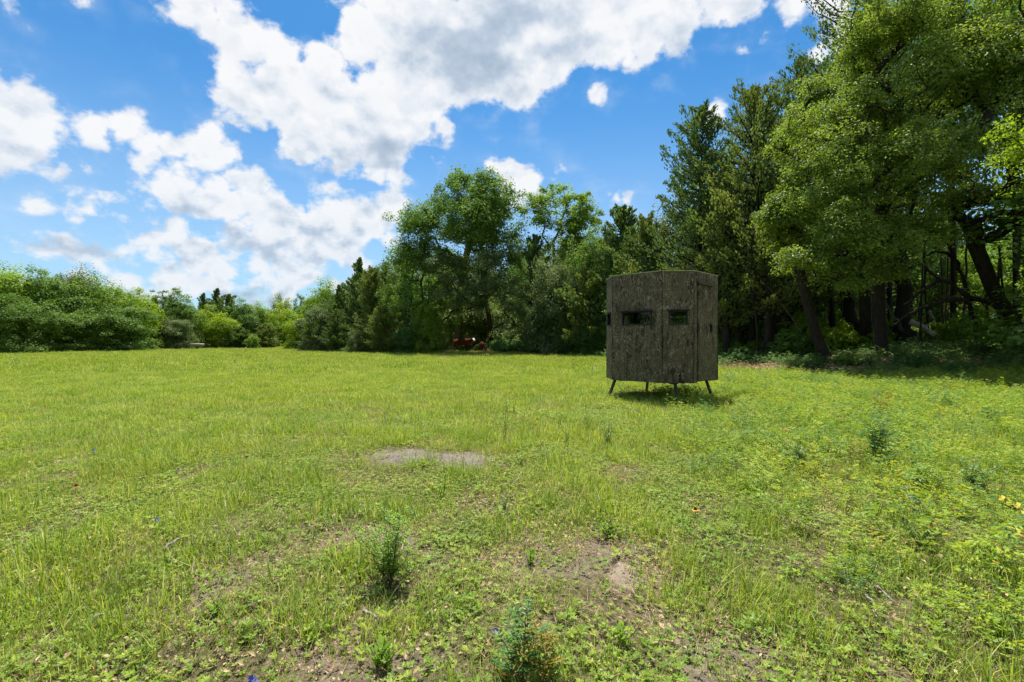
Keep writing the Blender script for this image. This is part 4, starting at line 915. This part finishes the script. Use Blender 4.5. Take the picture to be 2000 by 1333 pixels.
log([(1814, 608, 24), (1817, 616, 24), (1822, 622, 24), (1826, 624, 24)], .09, 'curved white piece of dead wood hanging in the clearing', 'dead_limb', 3)
log([(176, 685, 47), (180, 679, 47), (184.5, 672.5, 47)], .09, 'broken pale post leaning at the foot of the left treeline', 'leaning_post', 4)
log([(1718, 745, 13.6), (1760, 738, 13.8), (1810, 742, 13.6), (1850, 748, 13.4)], .03, 'long grey branch lying on the bare leaf litter at the wood edge', 'fallen_branch', 5, 'bark_grey')
log([(1800, 733, 14), (1840, 745, 13.6), (1880, 752, 13.3)], .025, 'grey branch crossing the longer one on the leaf litter', 'fallen_branch', 6, 'bark_grey')

# ================================================================== SINGLE PLANTS
def plant(kind, px, py, top, label, seed, mt='plant', spread=.5, n_stem=5, leaf=.03, cat='plant', name='wild_plant', grp=None, leaves=10, sm='bark_dark'):
    base = gp(px, py); D = base.y; H = (py-top)/FPX*D; rs = np.random.RandomState(seed)
    e = empty(name, base, label, cat, grp); sb = MB(); cs = []; ns = []; ts = []; Ls = []; Ws = []
    for s_ in range(n_stem):
        az = s_*2.4+rs.rand(); h = H*(.6+.45*rs.rand()) if s_ else H; sp_ = H*spread*rs.rand() if s_ else H*spread*.15
        q = np.linspace(0, 1, 6); P = np.stack([math.cos(az)*sp_*q**1.4, math.sin(az)*sp_*q**1.4, h*q-.02], 1); P[1:] += rs.randn(5, 3)*H*.018
        sb.tube(P, np.linspace(max(.0014, H*.0055), .0008, 6), 4, cap=False)
        for l in range(leaves):
            f = (.12 if kind == 'rosette' else .28)+.75*(l+rs.rand()*.6)/leaves; f = min(f, 1.); p0 = np.array([np.interp(f, q, P[:, k]) for k in range(3)])
            la = l*2.4+rs.rand(); up = .35+.5*rs.rand() if kind != 'rosette' else .6+.6*rs.rand()
            d = unit(np.array([math.cos(la), math.sin(la), up])); L = leaf*(.6+.7*rs.rand())
            if kind == 'compound':
                ax = L*2.6; side = unit(np.cross(d, [0, 0, 1.])); upn = unit(np.cross(side, d))
                sb.tube([p0, p0+d*ax], [.0012, .0006], 3, cap=False)
                for m_ in range(4):
                    for sg in (-1, 1):
                        t_ = unit(side*sg+d*.35); cs.append(p0+d*ax*(.25+.22*m_)+t_*L*.45); ts.append(t_); ns.append(unit(upn+rs.randn(3)*.2)); Ls.append(L*.9); Ws.append(L*.42)
                cs.append(p0+d*ax*1.08); ts.append(d); ns.append(upn); Ls.append(L); Ws.append(L*.45)
            else:
                side = np.cross(d, [0, 0, 1.]); n_ = unit(np.cross(side, d)+rs.randn(3)*.25); cs.append(p0+d*L*.55); ts.append(d); ns.append(n_); Ls.append(L*1.15); Ws.append(L*(.40 if kind == 'lance' else .60))
    sb.build('stem', M[sm], e)
    V, Q, _ = cards(np.array(cs), np.array(ns), np.array(ts), np.array(Ls), np.array(Ws), None, -.18)
    ob('leaves', arr_mesh('leaves', V, Q, mats=(M[mt],), rnd=np.clip(rs.rand(len(Q)), 0, 1)), e); return e
plant('compound', 762, 1152, 1003, 'twiggy shrub with fine divided leaves in the left middle foreground', 1, 'plant', .75, 14, .021, 'shrub', 'young_shrub', leaves=15)
plant('lance', 748, 1142, 1092, 'narrow leaved green seedling at the foot of the twiggy shrub', 2, 'plant', .5, 4, .03, leaves=6)
plant('rosette', 1190, 1052, 1003, 'glossy bright green leafy clump right of centre foreground', 3, 'plant', .9, 12, .026, leaves=9)
plant('rosette', 745, 1312, 1240, 'bright yellow green leafy plant at the bottom left of centre', 4, 'plant', .7, 9, .034, leaves=7)
plant('rosette', 1213, 1262, 1208, 'bright leafy plant at the bottom right of centre', 5, 'plant', .75, 8, .030, leaves=7)
plant('rosette', 1036, 1105, 1062, 'leafy green clump left of the tan soil mound', 6, 'plant', .8, 8, .022, leaves=8)
plant('compound', 1022, 1345, 1184, 'red stemmed sapling with blue green leaflets at the bottom centre', 7, 'plant_teal', .3, 4, .027, 'sapling', 'sapling', leaves=9)
plant('compound', 1056, 1340, 1226, 'young shoot with orange tipped yellow leaves right of the red stemmed sapling', 8, 'plant_orange', .4, 4, .032, 'sapling', 'sapling', leaves=8)
plant('compound', 985, 1330, 1290, 'small orange leaved shoot left of the red stemmed sapling', 9, 'plant_orange', .5, 3, .016, leaves=6)
plant('rosette', 640, 972, 945, 'yellow green leafy weed left of the dirt patch', 10, 'plant', 1.2, 9, .022, leaves=8)
plant('rosette', 690, 990, 962, 'bright leafy weed below the yellow green one', 11, 'plant', 1.2, 8, .022, leaves=7)
plant('lance', 985, 862, 778, 'tall thin dark stemmed weed behind the dirt patch', 12, 'plant_dark', .25, 3, .035, leaves=9)
plant('rosette', 1004, 812, 776, 'leafy weed top right of the tall thin weed', 13, 'plant', .8, 7, .03, leaves=8)
plant('lance', 1094, 838, 790, 'slim light green shrublet left of the darker pair', 14, 'plant', .45, 6, .03, 'shrub', 'small_shrub', leaves=10)
plant('lance', 1148, 842, 797, 'dark green upright shrublet, left of the darker pair', 15, 'plant_dark', .42, 9, .03, 'shrub', 'small_shrub', leaves=11)
plant('lance', 1187, 872, 813, 'wider glossy shrublet, right of the darker pair', 16, 'plant_dark', .6, 12, .034, 'shrub', 'small_shrub', leaves=12)
plant('lance', 1062, 902, 862, 'low green shrublet right of the dirt patch', 17, 'plant_dark', .9, 8, .028, 'shrub', 'small_shrub', leaves=9)
plant('lance', 1015, 910, 868, 'low bushy weed close to the dirt patch right rim', 18, 'plant', .9, 8, .026, leaves=9)
plant('lance', 1108, 868, 838, 'small dark weed between slim shrublet and glossy shrublet', 19, 'plant_dark', .6, 6, .024, leaves=8)
plant('lance', 866, 975, 920, 'upright green weed just below the dirt patch', 20, 'plant', .4, 5, .026, leaves=9)
plant('rosette', 880, 930, 900, 'leafy clump on the lower rim of the dirt patch', 21, 'plant', 1.3, 9, .022, leaves=8)
plant('lance', 985, 1002, 955, 'dark little weed in front of the small pale twig', 22, 'plant_dark', .5, 5, .024, leaves=8)
plant('lance', 612, 1060, 1030, 'small dark weed left of the twiggy shrub', 23, 'plant_dark', .5, 5, .018, leaves=8)
plant('rosette', 420, 1208, 1150, 'green forb tuft in the left foreground', 24, 'plant', .5, 7, .024, leaves=6)
plant('lance', 30, 715, 690, 'dark weed far out at the left edge of the pasture', 25, 'plant_dark', .5, 6, .08, leaves=8)
plant('lance', 458, 712, 696, 'dark weed standing in the middle distance of the pasture', 26, 'plant_dark', .5, 6, .07, leaves=8)
plant('lance', 480, 690, 679, 'small dark weed near the far bright strip of grass', 27, 'plant_dark', .5, 5, .08, leaves=7)
plant('lance', 282, 705, 697, 'low tan weed in the left pasture', 28, 'straw', 1., 6, .06, leaves=7)
plant('compound', 1450, 850, 795, 'teal leaved spindly shrub in front right of the blind', 29, 'plant_teal', .6, 7, .022, 'shrub', 'small_shrub', leaves=12)
plant('compound', 1560, 920, 868, 'wide green shrublet behind the short white stick', 30, 'plant_dark', .9, 9, .022, 'shrub', 'small_shrub', leaves=10)
plant('compound', 1535, 905, 862, 'green shrublet left of the short white stick', 31, 'plant_teal', .8, 7, .022, 'shrub', 'small_shrub', leaves=9)
plant('compound', 1706, 905, 800, 'tall spindly stem with teal leaves, left of two', 32, 'plant_teal', .18, 4, .03, 'sapling', 'sapling', leaves=14)
plant('compound', 1722, 905, 805, 'tall spindly stem with dark leaves, right of two', 33, 'plant_dark', .2, 4, .028, 'sapling', 'sapling', leaves=14)
plant('compound', 1680, 912, 862, 'small rusty leaved shoot at the foot of the tall spindly stems', 34, 'plant_orange', .5, 4, .022, leaves=8)
plant('compound', 1790, 960, 905, 'bushy yellow green shrublet in the right weeds', 35, 'plant', .9, 10, .024, 'shrub', 'small_shrub', leaves=11)
plant('compound', 1905, 960, 900, 'loose teal shrublet at the right', 36, 'plant_teal', .9, 9, .026, 'shrub', 'small_shrub', leaves=10)
plant('compound', 1975, 1000, 965, 'pale blue green low plant at the right border', 37, 'plant_teal', 1.6, 9, .022, leaves=8)
plant('rosette', 1805, 1075, 1010, 'large leafy green clump in the right foreground', 38, 'plant_dark', .9, 12, .026, leaves=9)
plant('compound', 1730, 820, 770, 'yellow topped weed before the shaded wood edge', 39, 'plant_orange', .6, 5, .035, leaves=9)
plant('rosette', 1680, 735, 722, 'bright yellow weed tips lit at the shadow edge', 40, 'plant_orange', 1., 6, .07, leaves=8)
plant('compound', 1850, 800, 770, 'dark teal weed patch near the shadow edge', 41, 'plant_teal', 1.2, 8, .04, leaves=9)
plant('compound', 1430, 760, 728, 'thin upright weed right of the blind', 42, 'plant_dark', .5, 5, .035, leaves=10)
plant('lance', 1360, 788, 748, 'leafy vine-like weed growing under the right side of the blind', 43, 'plant', .95, 18, .05, 'vine', 'weed_vine', leaves=12)
plant('lance', 1290, 774, 756, 'low weed in the shade under the blind', 44, 'plant_dark', 1.4, 10, .04, leaves=8)
plant('lance', 1220, 772, 750, 'weed growing beside the left leg of the blind', 45, 'plant', .8, 8, .035, leaves=8)
plant('rosette', 1960, 1255, 1180, 'broad leaved plant in the lower right corner', 46, 'plant', .8, 8, .034, leaves=7)
plant('rosette', 1940, 1120, 1050, 'tall broad leaved weeds at the right border', 47, 'plant', .8, 10, .030, leaves=8)
def flower(px, py, top, kind, label, seed):
    base = gp(px, py); D = base.y; H = (py-top)/FPX*D; rs = np.random.RandomState(seed); e = empty('wildflower', base, label, 'flower', 'single wildflowers in the pasture')
    b = MB(); tx, ty = rs.randn(2)*H*.05; b.tube([(0, 0, -.01), (tx*.4, ty*.4, H*.5), (tx, ty, H)], .0018, 4); b.build('stem', M['plant_dark'], e)
    if kind == 'blue':
        for k in range(9):
            b = MB(); z = H*(.72+.32*k/9); a_ = k*2.4; r = .016*(1-k/12)
            c = np.array([[tx+math.cos(a_)*r, ty+math.sin(a_)*r, z]]); V, Q, _ = cards(c, np.array([[math.cos(a_), math.sin(a_), .4]]), np.array([[-math.sin(a_), math.cos(a_), 0.]]), [.018], [.016], None)
            ob('petal', arr_mesh('petal', V, Q, mats=(M['petal_blue'],)), e)
    else:
        R = .022
        b = MB(); b.tube([(tx, ty, H-.004), (tx, ty, H+.012)], [.011, .006], 8); b.build('flower_head', M['flower_disc'], e)
        for k in range(9):
            a_ = k*2*math.pi/9; d = np.array([math.cos(a_), math.sin(a_), -.35]); s_ = np.array([-math.sin(a_), math.cos(a_), 0]); p = np.array([tx, ty, H])
            V = [p+d*.008-s_*.004, p+d*.008+s_*.004, p+d*R*.75-s_*.009, p+d*R*.75+s_*.009, p+d*R-s_*.007, p+d*R+s_*.007]
            ob('petal', arr_mesh('petal', V, [(0, 1, 3, 2), (2, 3, 5, 4)], mats=(M['petal_red'], M['petal_yellow']), mi=[0, 1 if kind == 'yellow' else 0]), e)
    return e
flower(146, 972, 949, 'red', 'dark red wildflower on a thin stem in the left foreground', 1)
flower(1359, 1015, 995, 'yellow', 'red flower with orange yellow tips in front of the blind', 2)
flower(1597, 812, 797, 'yellow', 'smaller red flower right of the blind with yellow tips', 3)
flower(1594, 798, 782, 'yellow', 'orange yellow flower behind the smaller red one', 4)
flower(305, 1030, 1013, 'blue', 'blue violet wildflower spike in the left foreground', 5)
flower(182, 893, 876, 'blue', 'small blue flower spike in the left pasture', 6)
flower(291, 846, 834, 'blue', 'tiny distant blue flower spike left of centre', 7)
flower(968, 1246, 1232, 'blue', 'purple flower low in the grass left of the sapling', 8)
flower(490, 1345, 1325, 'blue', 'violet flower at the bottom edge left of centre', 9)
flower(1992, 928, 915, 'blue', 'small blue flower by the right border', 10)

# ================================================================== GROUND COVER (nobody could count it)
def blades(rs, n_, R, h0, h1, w, lean=.55, seg=(0, .4, .75, 1)):
    a_ = rs.rand(n_)*6.283; r = R*np.sqrt(rs.rand(n_)); x = r*np.cos(a_); y = r*np.sin(a_)
    h = h0+(h1-h0)*rs.rand(n_)**1.5; la = rs.rand(n_)*6.283; ln = lean*(.2+rs.rand(n_)); ww = w*(.6+.8*rs.rand(n_))
    dx, dy = np.cos(la), np.sin(la); V = []
    for t_ in seg:
        cx = x+dx*h*ln*t_**1.9; cy = y+dy*h*ln*t_**1.9; cz = h*(t_-.35*ln*t_**2.4)-.006; k = ww*.5*(1-t_**1.6)
        V.append(np.stack([cx-dy*k, cy+dx*k, cz], 1))
        if t_ < 1: V.append(np.stack([cx+dy*k, cy-dx*k, cz], 1))
    m_ = len(V); V = np.stack(V, 1).reshape(-1, 3); i = (np.arange(n_)*m_)[:, None]; Q = []; T = []; ns_ = len(seg)-1; rq = []
    for k in range(ns_-1): Q.append(np.concatenate([i+2*k, i+2*k+1, i+2*k+3, i+2*k+2], 1))
    T = np.concatenate([i+2*ns_-2, i+2*ns_-1, i+2*ns_], 1); rn = rs.rand(n_)
    return V, np.vstack(Q), T, np.concatenate([np.tile(rn, ns_-1), rn])
def flat_cards(rs, n_, R, h0, h1, L0, L1, asp, tilt):
    a_ = rs.rand(n_)*6.283; r = R*np.sqrt(rs.rand(n_)); c = np.stack([r*np.cos(a_), r*np.sin(a_), h0+(h1-h0)*rs.rand(n_)], 1)
    nr = unit(np.array([0, 0, 1.])+rs.randn(n_, 3)*tilt); tn = unit(np.cross(nr, rs.randn(n_, 3))); L = L0+(L1-L0)*rs.rand(n_)
    V, Q, _ = cards(c, nr, tn, L, L*asp, None, .2); return V, Q, None, rs.rand(n_)
def rosettes(rs, n_ros, R, leaf, h):
    Cs = []; N_ = []; T_ = []; L_ = []; rn = []
    for k in range(n_ros):
        a_ = rs.rand()*6.28; r = R*math.sqrt(rs.rand()); z = h*rs.rand(); m_ = rs.randint(4, 8); col = rs.rand()
        for q in range(m_):
            b_ = q*2*math.pi/m_+rs.rand()*.5; d = unit(np.array([math.cos(b_), math.sin(b_), .15+.5*rs.rand()])); L = leaf*(.6+.8*rs.rand())
            Cs.append(np.array([r*math.cos(a_), r*math.sin(a_), z])+d*L*.55); T_.append(d); N_.append(unit(np.cross(np.cross(d, [0, 0, 1.]), d)+rs.randn(3)*.2)); L_.append(L); rn.append(.6*col+.4*rs.rand())
    L_ = np.array(L_); V, Q, _ = cards(np.array(Cs), np.array(N_), np.array(T_), L_, L_*.55, None, -.15); return V, Q, None, np.array(rn)
def compounds(rs, n_st, R, H, leaf):
    Cs = []; N_ = []; T_ = []; L_ = []; rn = []
    for k in range(n_st):
        a_ = rs.rand()*6.28; r = R*math.sqrt(rs.rand()); h = H*(.35+.65*rs.rand()); col = rs.rand(); b0 = rs.rand()*6
        for q in range(5):
            b_ = b0+q*1.9; d = unit(np.array([math.cos(b_), math.sin(b_), .35])); side = unit(np.cross(d, [0, 0, 1.])); up = unit(np.cross(side, d)); p0 = np.array([r*math.cos(a_), r*math.sin(a_), h*(.45+.13*q)]); L = leaf*(.7+.6*rs.rand())
            for m_ in range(3):
                for sg in (-1, 1):
                    t_ = unit(side*sg+d*.4); Cs.append(p0+d*L*(.5+.7*m_)+t_*L*.4); T_.append(t_); N_.append(unit(up+rs.randn(3)*.6)); L_.append(L); rn.append(.75*col+.25*rs.rand())
    L_ = np.array(L_); V, Q, _ = cards(np.array(Cs), np.array(N_), np.array(T_), L_, L_*.5, None, -.15); return V, Q, None, np.array(rn)
def src_coll(name, gens, mt):
    col = bpy.data.collections.new(name)
    for q, g_ in enumerate(gens):
        V, Q, T, rn = g_; me = arr_mesh(name, V, Q, T, (M[mt],), rn); col.objects.link(bpy.data.objects.new('%s_%02d' % (name, q), me))
    return col
def scatter(name, col, nvar, x, y, scl, seed, label, tilt=.12, dz=0.):
    rs = np.random.RandomState(seed); n_ = len(x); P = np.stack([x, y, gz(x, y)+dz], 1)
    me = bpy.data.meshes.new(name); me.vertices.add(n_); me.vertices.foreach_set('co', P.astype(np.float32).ravel())
    a = me.attributes.new('idx', 'INT', 'POINT'); a.data.foreach_set('value', rs.randint(0, nvar, n_).astype(np.int32))
    a = me.attributes.new('scl', 'FLOAT', 'POINT'); a.data.foreach_set('value', np.asarray(scl, np.float32))
    rot = np.stack([rs.randn(n_)*tilt, rs.randn(n_)*tilt, rs.rand(n_)*6.283], 1).astype(np.float32)
    a = me.attributes.new('rot', 'FLOAT_VECTOR', 'POINT'); a.data.foreach_set('vector', rot.ravel())
    o = ob(name, me); tr_ = bpy.data.node_groups.new(name, 'GeometryNodeTree')
    tr_.interface.new_socket("Geometry", in_out='INPUT', socket_type='NodeSocketGeometry'); tr_.interface.new_socket("Geometry", in_out='OUTPUT', socket_type='NodeSocketGeometry')
    N = tr_.nodes; gi = N.new('NodeGroupInput'); go = N.new('NodeGroupOutput'); ip = N.new('GeometryNodeInstanceOnPoints'); ci = N.new('GeometryNodeCollectionInfo')
    ci.inputs['Collection'].default_value = col; ci.inputs['Separate Children'].default_value = True; ci.inputs['Reset Children'].default_value = True
    def at(nm, ty): q = N.new('GeometryNodeInputNamedAttribute'); q.data_type = ty; q.inputs['Name'].default_value = nm; return q.outputs['Attribute']
    L = tr_.links.new; L(gi.outputs[0], ip.inputs['Points']); L(ci.outputs[0], ip.inputs['Instance']); ip.inputs['Pick Instance'].default_value = True
    L(at('idx', 'INT'), ip.inputs['Instance Index']); L(at('scl', 'FLOAT'), ip.inputs['Scale']); L(at('rot', 'FLOAT_VECTOR'), ip.inputs['Rotation']); L(ip.outputs[0], go.inputs[0])
    o.modifiers.new('scatter', 'NODES').node_group = tr_
    return tag(o, label, None, None, 'stuff')
def sample(rs, dens, y0, y1, mx=1.18, pad=1.2):
    """points in the ground wedge ahead of the camera (and a step to each side), dens per m2"""
    A = (mx*(y1**2-y0**2)+2*pad*(y1-y0)); n_ = int(A*dens); y = np.empty(0); x = np.empty(0)
    yy = y0+(y1-y0)*rs.rand(int(n_*2.2)); wv_ = mx*yy+pad; keep = rs.rand(len(yy)) < wv_/(mx*y1+pad); yy = yy[keep][:n_]; xx = (rs.rand(len(yy))*2-1)*(mx*yy+pad); return xx, yy
def clear_mid(x, y): return np.ones(len(x), bool)
def pasture_keep(rs, x, y, bk=1., lo=0.):
    bk = bk+(.93-bk)*np.max([(((x-p.x)/rx)**2+((y-p.y)/ry)**2 < 1.15+.5*(vnoise(x, y, 7, 3)-.5))*1. for p, rx, ry in BARE], axis=0)*(.55+.45*(rs.rand(len(x)) > .06))
    b_ = bareness(x, y); w = woodness(x, y); k = (rs.rand(len(x)) > b_*bk) & ((np.hypot(x-3.23, y-10.51) > 1.32) | (rs.rand(len(x)) > .55)) & (rs.rand(len(x)) > w*.985)
    edge = np.interp((x/np.maximum(y, 1))*FPX+CX, [-500, 0, 200, 390, 560, 585, 700, 1000, 1180, 1300, 3000], [46, 46, 50, 62, 72, 58, 46, 44, 38, 34, 400])
    return k & (y < edge)
R_ = np.random.RandomState
# near blades
gA = src_coll('grass_tuft', [blades(R_(100+k), 30, .13, .03, .10, .0032, .7) for k in range(5)]+[blades(R_(110+k), 16, .07, .06, .20, .0038, .6) for k in range(3)], 'grass')
rs = R_(1); x, y = sample(rs, 240, .6, 6.5); k = pasture_keep(rs, x, y, .86); x, y = x[k], y[k]
clump = vnoise(x, y, 2.3, 3); scatter('meadow_grass', gA, 8, x, y, .55+.9*ss((clump-.3)/.4)*(.6+.6*rs.rand(len(x))), 1, 'short green grass blades of the near pasture')
# mid
gB = src_coll('grass_clump', [blades(R_(120+k), 60, .26, .05, .15, .0060, .6) for k in range(6)], 'grass')
rs = R_(2); x, y = sample(rs, 40, 5.5, 18); k = pasture_keep(rs, x, y, .97)&(rs.rand(len(x)) < ss((y-5.2)/1.6)); x, y = x[k], y[k]
scatter('meadow_grass', gB, 6, x, y, .6+.7*vnoise(x, y, 1.5, 3)*(.6+.8*rs.rand(len(x))), 2, 'green grass of the middle pasture round the blind')
gC = src_coll('grass_swath', [blades(R_(130+k), 120, .65, .06, .17, .013, .55) for k in range(5)], 'grass')
rs = R_(3); x, y = sample(rs, 4.6, 17, 74, 1.12); k = pasture_keep(rs, x, y, .97)&(rs.rand(len(x)) < ss((y-16)/3)); x, y = x[k], y[k]
scatter('meadow_grass', gC, 5, x, y, .6+.8*vnoise(x, y, .5, 3)*(.6+.8*rs.rand(len(x))), 3, 'even green grass of the far pasture')
# small broad leaves
gF = src_coll('forb_patch', [rosettes(R_(140+k), 15, .15, .014, .035) for k in range(6)], 'forb')
rs = R_(4); x, y = sample(rs, 150, .6, 8); k = pasture_keep(rs, x, y, .68)&(rs.rand(len(x)) < .35+.65*ss((vnoise(x+9, y, 1.6, 3)-.38)/.2)); x, y = x[k], y[k]
scatter('clover_and_forbs', gF, 6, x, y, .7+.6*rs.rand(len(x)), 4, 'small round leaved forbs between the grass')
gG = src_coll('forb_mat', [rosettes(R_(150+k), 26, .32, .034, .09) for k in range(4)], 'forb')
rs = R_(5); x, y = sample(rs, 8, 7, 22); k = pasture_keep(rs, x, y, .9)&(rs.rand(len(x)) < .15+.85*ss((x-.5*y+3.5)/3)); x, y = x[k], y[k]
scatter('clover_and_forbs', gG, 4, x, y, .6+.6*rs.rand(len(x)), 5, 'leafy forbs in the middle pasture')
gP = src_coll('leafy_weed', [rosettes(R_(220+k), 7, .10, .022, .06) for k in range(6)], 'forb')
rs = R_(14); x, y = sample(rs, 16, 1.0, 9); k = pasture_keep(rs, x, y, .4)&(rs.rand(len(x)) < .3+.7*ss((vnoise(x+3, y+8, 1.3, 3)-.45)/.15)); x, y = x[k], y[k]
scatter('clover_and_forbs', gP, 6, x, y, .6+.7*rs.rand(len(x)), 14, 'larger leaved green weeds between the grass', .25)
# dry thatch and litter
gS = src_coll('dry_straw', [flat_cards(R_(160+k), 46, .16, .002, .03, .025, .10, .018, .3) for k in range(5)], 'straw')
rs = R_(6); x, y = sample(rs, 85, .6, 9.5); k = (woodness(x, y) < .9)&(rs.rand(len(x)) < .35+.65*bareness(x, y)); d_ = [((x-p.x)/rx)**2+((y-p.y)/ry)**2 > .9 for p, rx, ry in BARE]; k &= d_[0]&d_[1]&d_[2]; x, y = x[k], y[k]
scatter('dry_thatch', gS, 5, x, y, .7+.6*rs.rand(len(x)), 6, 'dry straw coloured thatch lying between the grass')
gL = src_coll('litter_leaf', [flat_cards(R_(170+k), 24, .17, .004, .022, .005, .028, .6, .55) for k in range(6)], 'litter')
rs = R_(7); x, y = sample(rs, 75, .6, 9); k = rs.rand(len(x)) < .35+.65*bareness(x, y); d_ = [((x-p.x)/rx)**2+((y-p.y)/ry)**2 > 1.1 for p, rx, ry in BARE]; k &= d_[0]&d_[1]&d_[2]; x, y = x[k], y[k]
scatter('leaf_litter', gL, 6, x, y, .7+.7*rs.rand(len(x)), 7, 'scattered fallen brown leaves in the foreground')
# weeds of the right side
gW = src_coll('weed_patch', [compounds(R_(180+k), 10, .17, .19, .017) for k in range(7)], 'weed')
rs = R_(8); x, y = sample(rs, 42, 1.2, 16); fr_ = x/np.maximum(y, .5)
k = pasture_keep(rs, x, y, .5)&(rs.rand(len(x)) < ss((x-.18*y-.35)/1.6)*(.25+.75*ss((vnoise(x, y+3, .9, 3)-.36)/.18))*np.interp(y, [1, 3.5, 5, 16], [.22, .55, 1, 1])); x, y = x[k], y[k]
scatter('low_weeds', gW, 7, x, y, .6+.9*rs.rand(len(x)), 8, 'low leafy weeds, yellow green and teal, in the right pasture', .2)
gX = src_coll('tall_weed', [compounds(R_(230+k), 5, .22, .36, .030) for k in range(6)], 'weed')
rs = R_(15); x, y = sample(rs, 9, 2.2, 17); k = pasture_keep(rs, x, y, .5)&(rs.rand(len(x)) < ss((x-.25*y-.4)/1.8)*(.15+.85*ss((vnoise(x+13, y+3, .8, 3)-.42)/.16))); x, y = x[k], y[k]
scatter('low_weeds', gX, 6, x, y, .55+.7*rs.rand(len(x)), 15, 'taller divided leaved weeds in the right pasture', .2)
gQ = src_coll('seed_stalk', [blades(R_(240+k), 7, .2, .14, .30, .0045, .35) for k in range(4)], 'straw')
rs = R_(16); x, y = sample(rs, 2.4, 4, 26); k = pasture_keep(rs, x, y, .6)&(rs.rand(len(x)) < .2+.8*ss((vnoise(x+23, y+3, .45, 3)-.42)/.16)); x, y = x[k], y[k]
scatter('seed_stalks', gQ, 4, x, y, .7+.6*rs.rand(len(x)), 16, 'thin straw coloured grass stalks standing in the pasture', .15)
gZ = src_coll('seed_swath', [blades(R_(250+k), 14, .7, .16, .32, .010, .35) for k in range(4)], 'straw')
rs = R_(17); x, y = sample(rs, .55, 24, 70, 1.12); k = pasture_keep(rs, x, y, .6)&(rs.rand(len(x)) < .15+.85*ss((vnoise(x+23, y+3, .2, 3)-.42)/.16)); x, y = x[k], y[k]
scatter('seed_stalks', gZ, 4, x, y, .7+.6*rs.rand(len(x)), 17, 'thin straw coloured grass stalks far out in the pasture', .15)
# wood floor
gD = src_coll('floor_litter', [flat_cards(R_(190+k), 60, .5, .004, .05, .05, .10, .55, .45) for k in range(4)], 'litter')
rs = R_(9); x, y = sample(rs, 5, 11, 36, 1.2); k = (woodness(x, y) > .35); x, y = x[k], y[k]
scatter('leaf_litter', gD, 4, x, y, .8+.5*rs.rand(len(x)), 9, 'brown leaf litter on the floor of the right wood')
gU = src_coll('understory_patch', [compounds(R_(200+k), 16, .45, .42, .052) for k in range(4)], 'plant_dark')
rs = R_(10); x, y = sample(rs, 3.2, 11, 34, 1.2); k = (woodness(x, y) > .3)&(rs.rand(len(x)) < .15+.85*ss((vnoise(x, y, .55, 3)-.42)/.15)); x, y = x[k], y[k]
scatter('wood_floor_plants', gU, 4, x, y, .6+.7*rs.rand(len(x)), 10, 'low green plants on the shaded floor of the right wood', .15)
# dry stalks along the treeline
gH = src_coll('dry_stalks', [blades(R_(210+k), 40, .5, .25, .8, .03, .5) for k in range(3)], 'straw')
rs = R_(11); px = rs.rand(150)*1250-40; D = np.interp(px, [0, 200, 390, 560, 585, 700, 800, 1000, 1200], [44, 47, 60, 70, 56, 44, 42.5, 42, 34.5])-.2+rs.rand(150)*1.0
k = rs.rand(150) < ss((vnoise(px, px*0, .02, 2)-.4)/.2)*.8; scatter('dry_stalks', gH, 3, ((px-CX)/FPX*D)[k], D[k], .5+.5*rs.rand(k.sum()), 11, 'pale dry stalks along the foot of the treeline')
# the same wood closes the pasture behind the camera (seen only in the blind's window glass)
for k in range(23):
    a_ = math.radians(66+k*10.5); r_ = 34+4*rsw.rand(); x, y = r_*math.sin(a_), r_*math.cos(a_)
    kd = ['round', 'mid', 'bright', 'cedar_b'][k % 4]; wm, cm, w0, h0 = KIND[kd]
    put_tree(NAME.get(kd, 'broadleaf_tree'), wm, cm, (x, y, -.05), 'tree of the wood edge standing just outside the picture', 'tree', GB, k, (1.15, 1.15, 1.05))
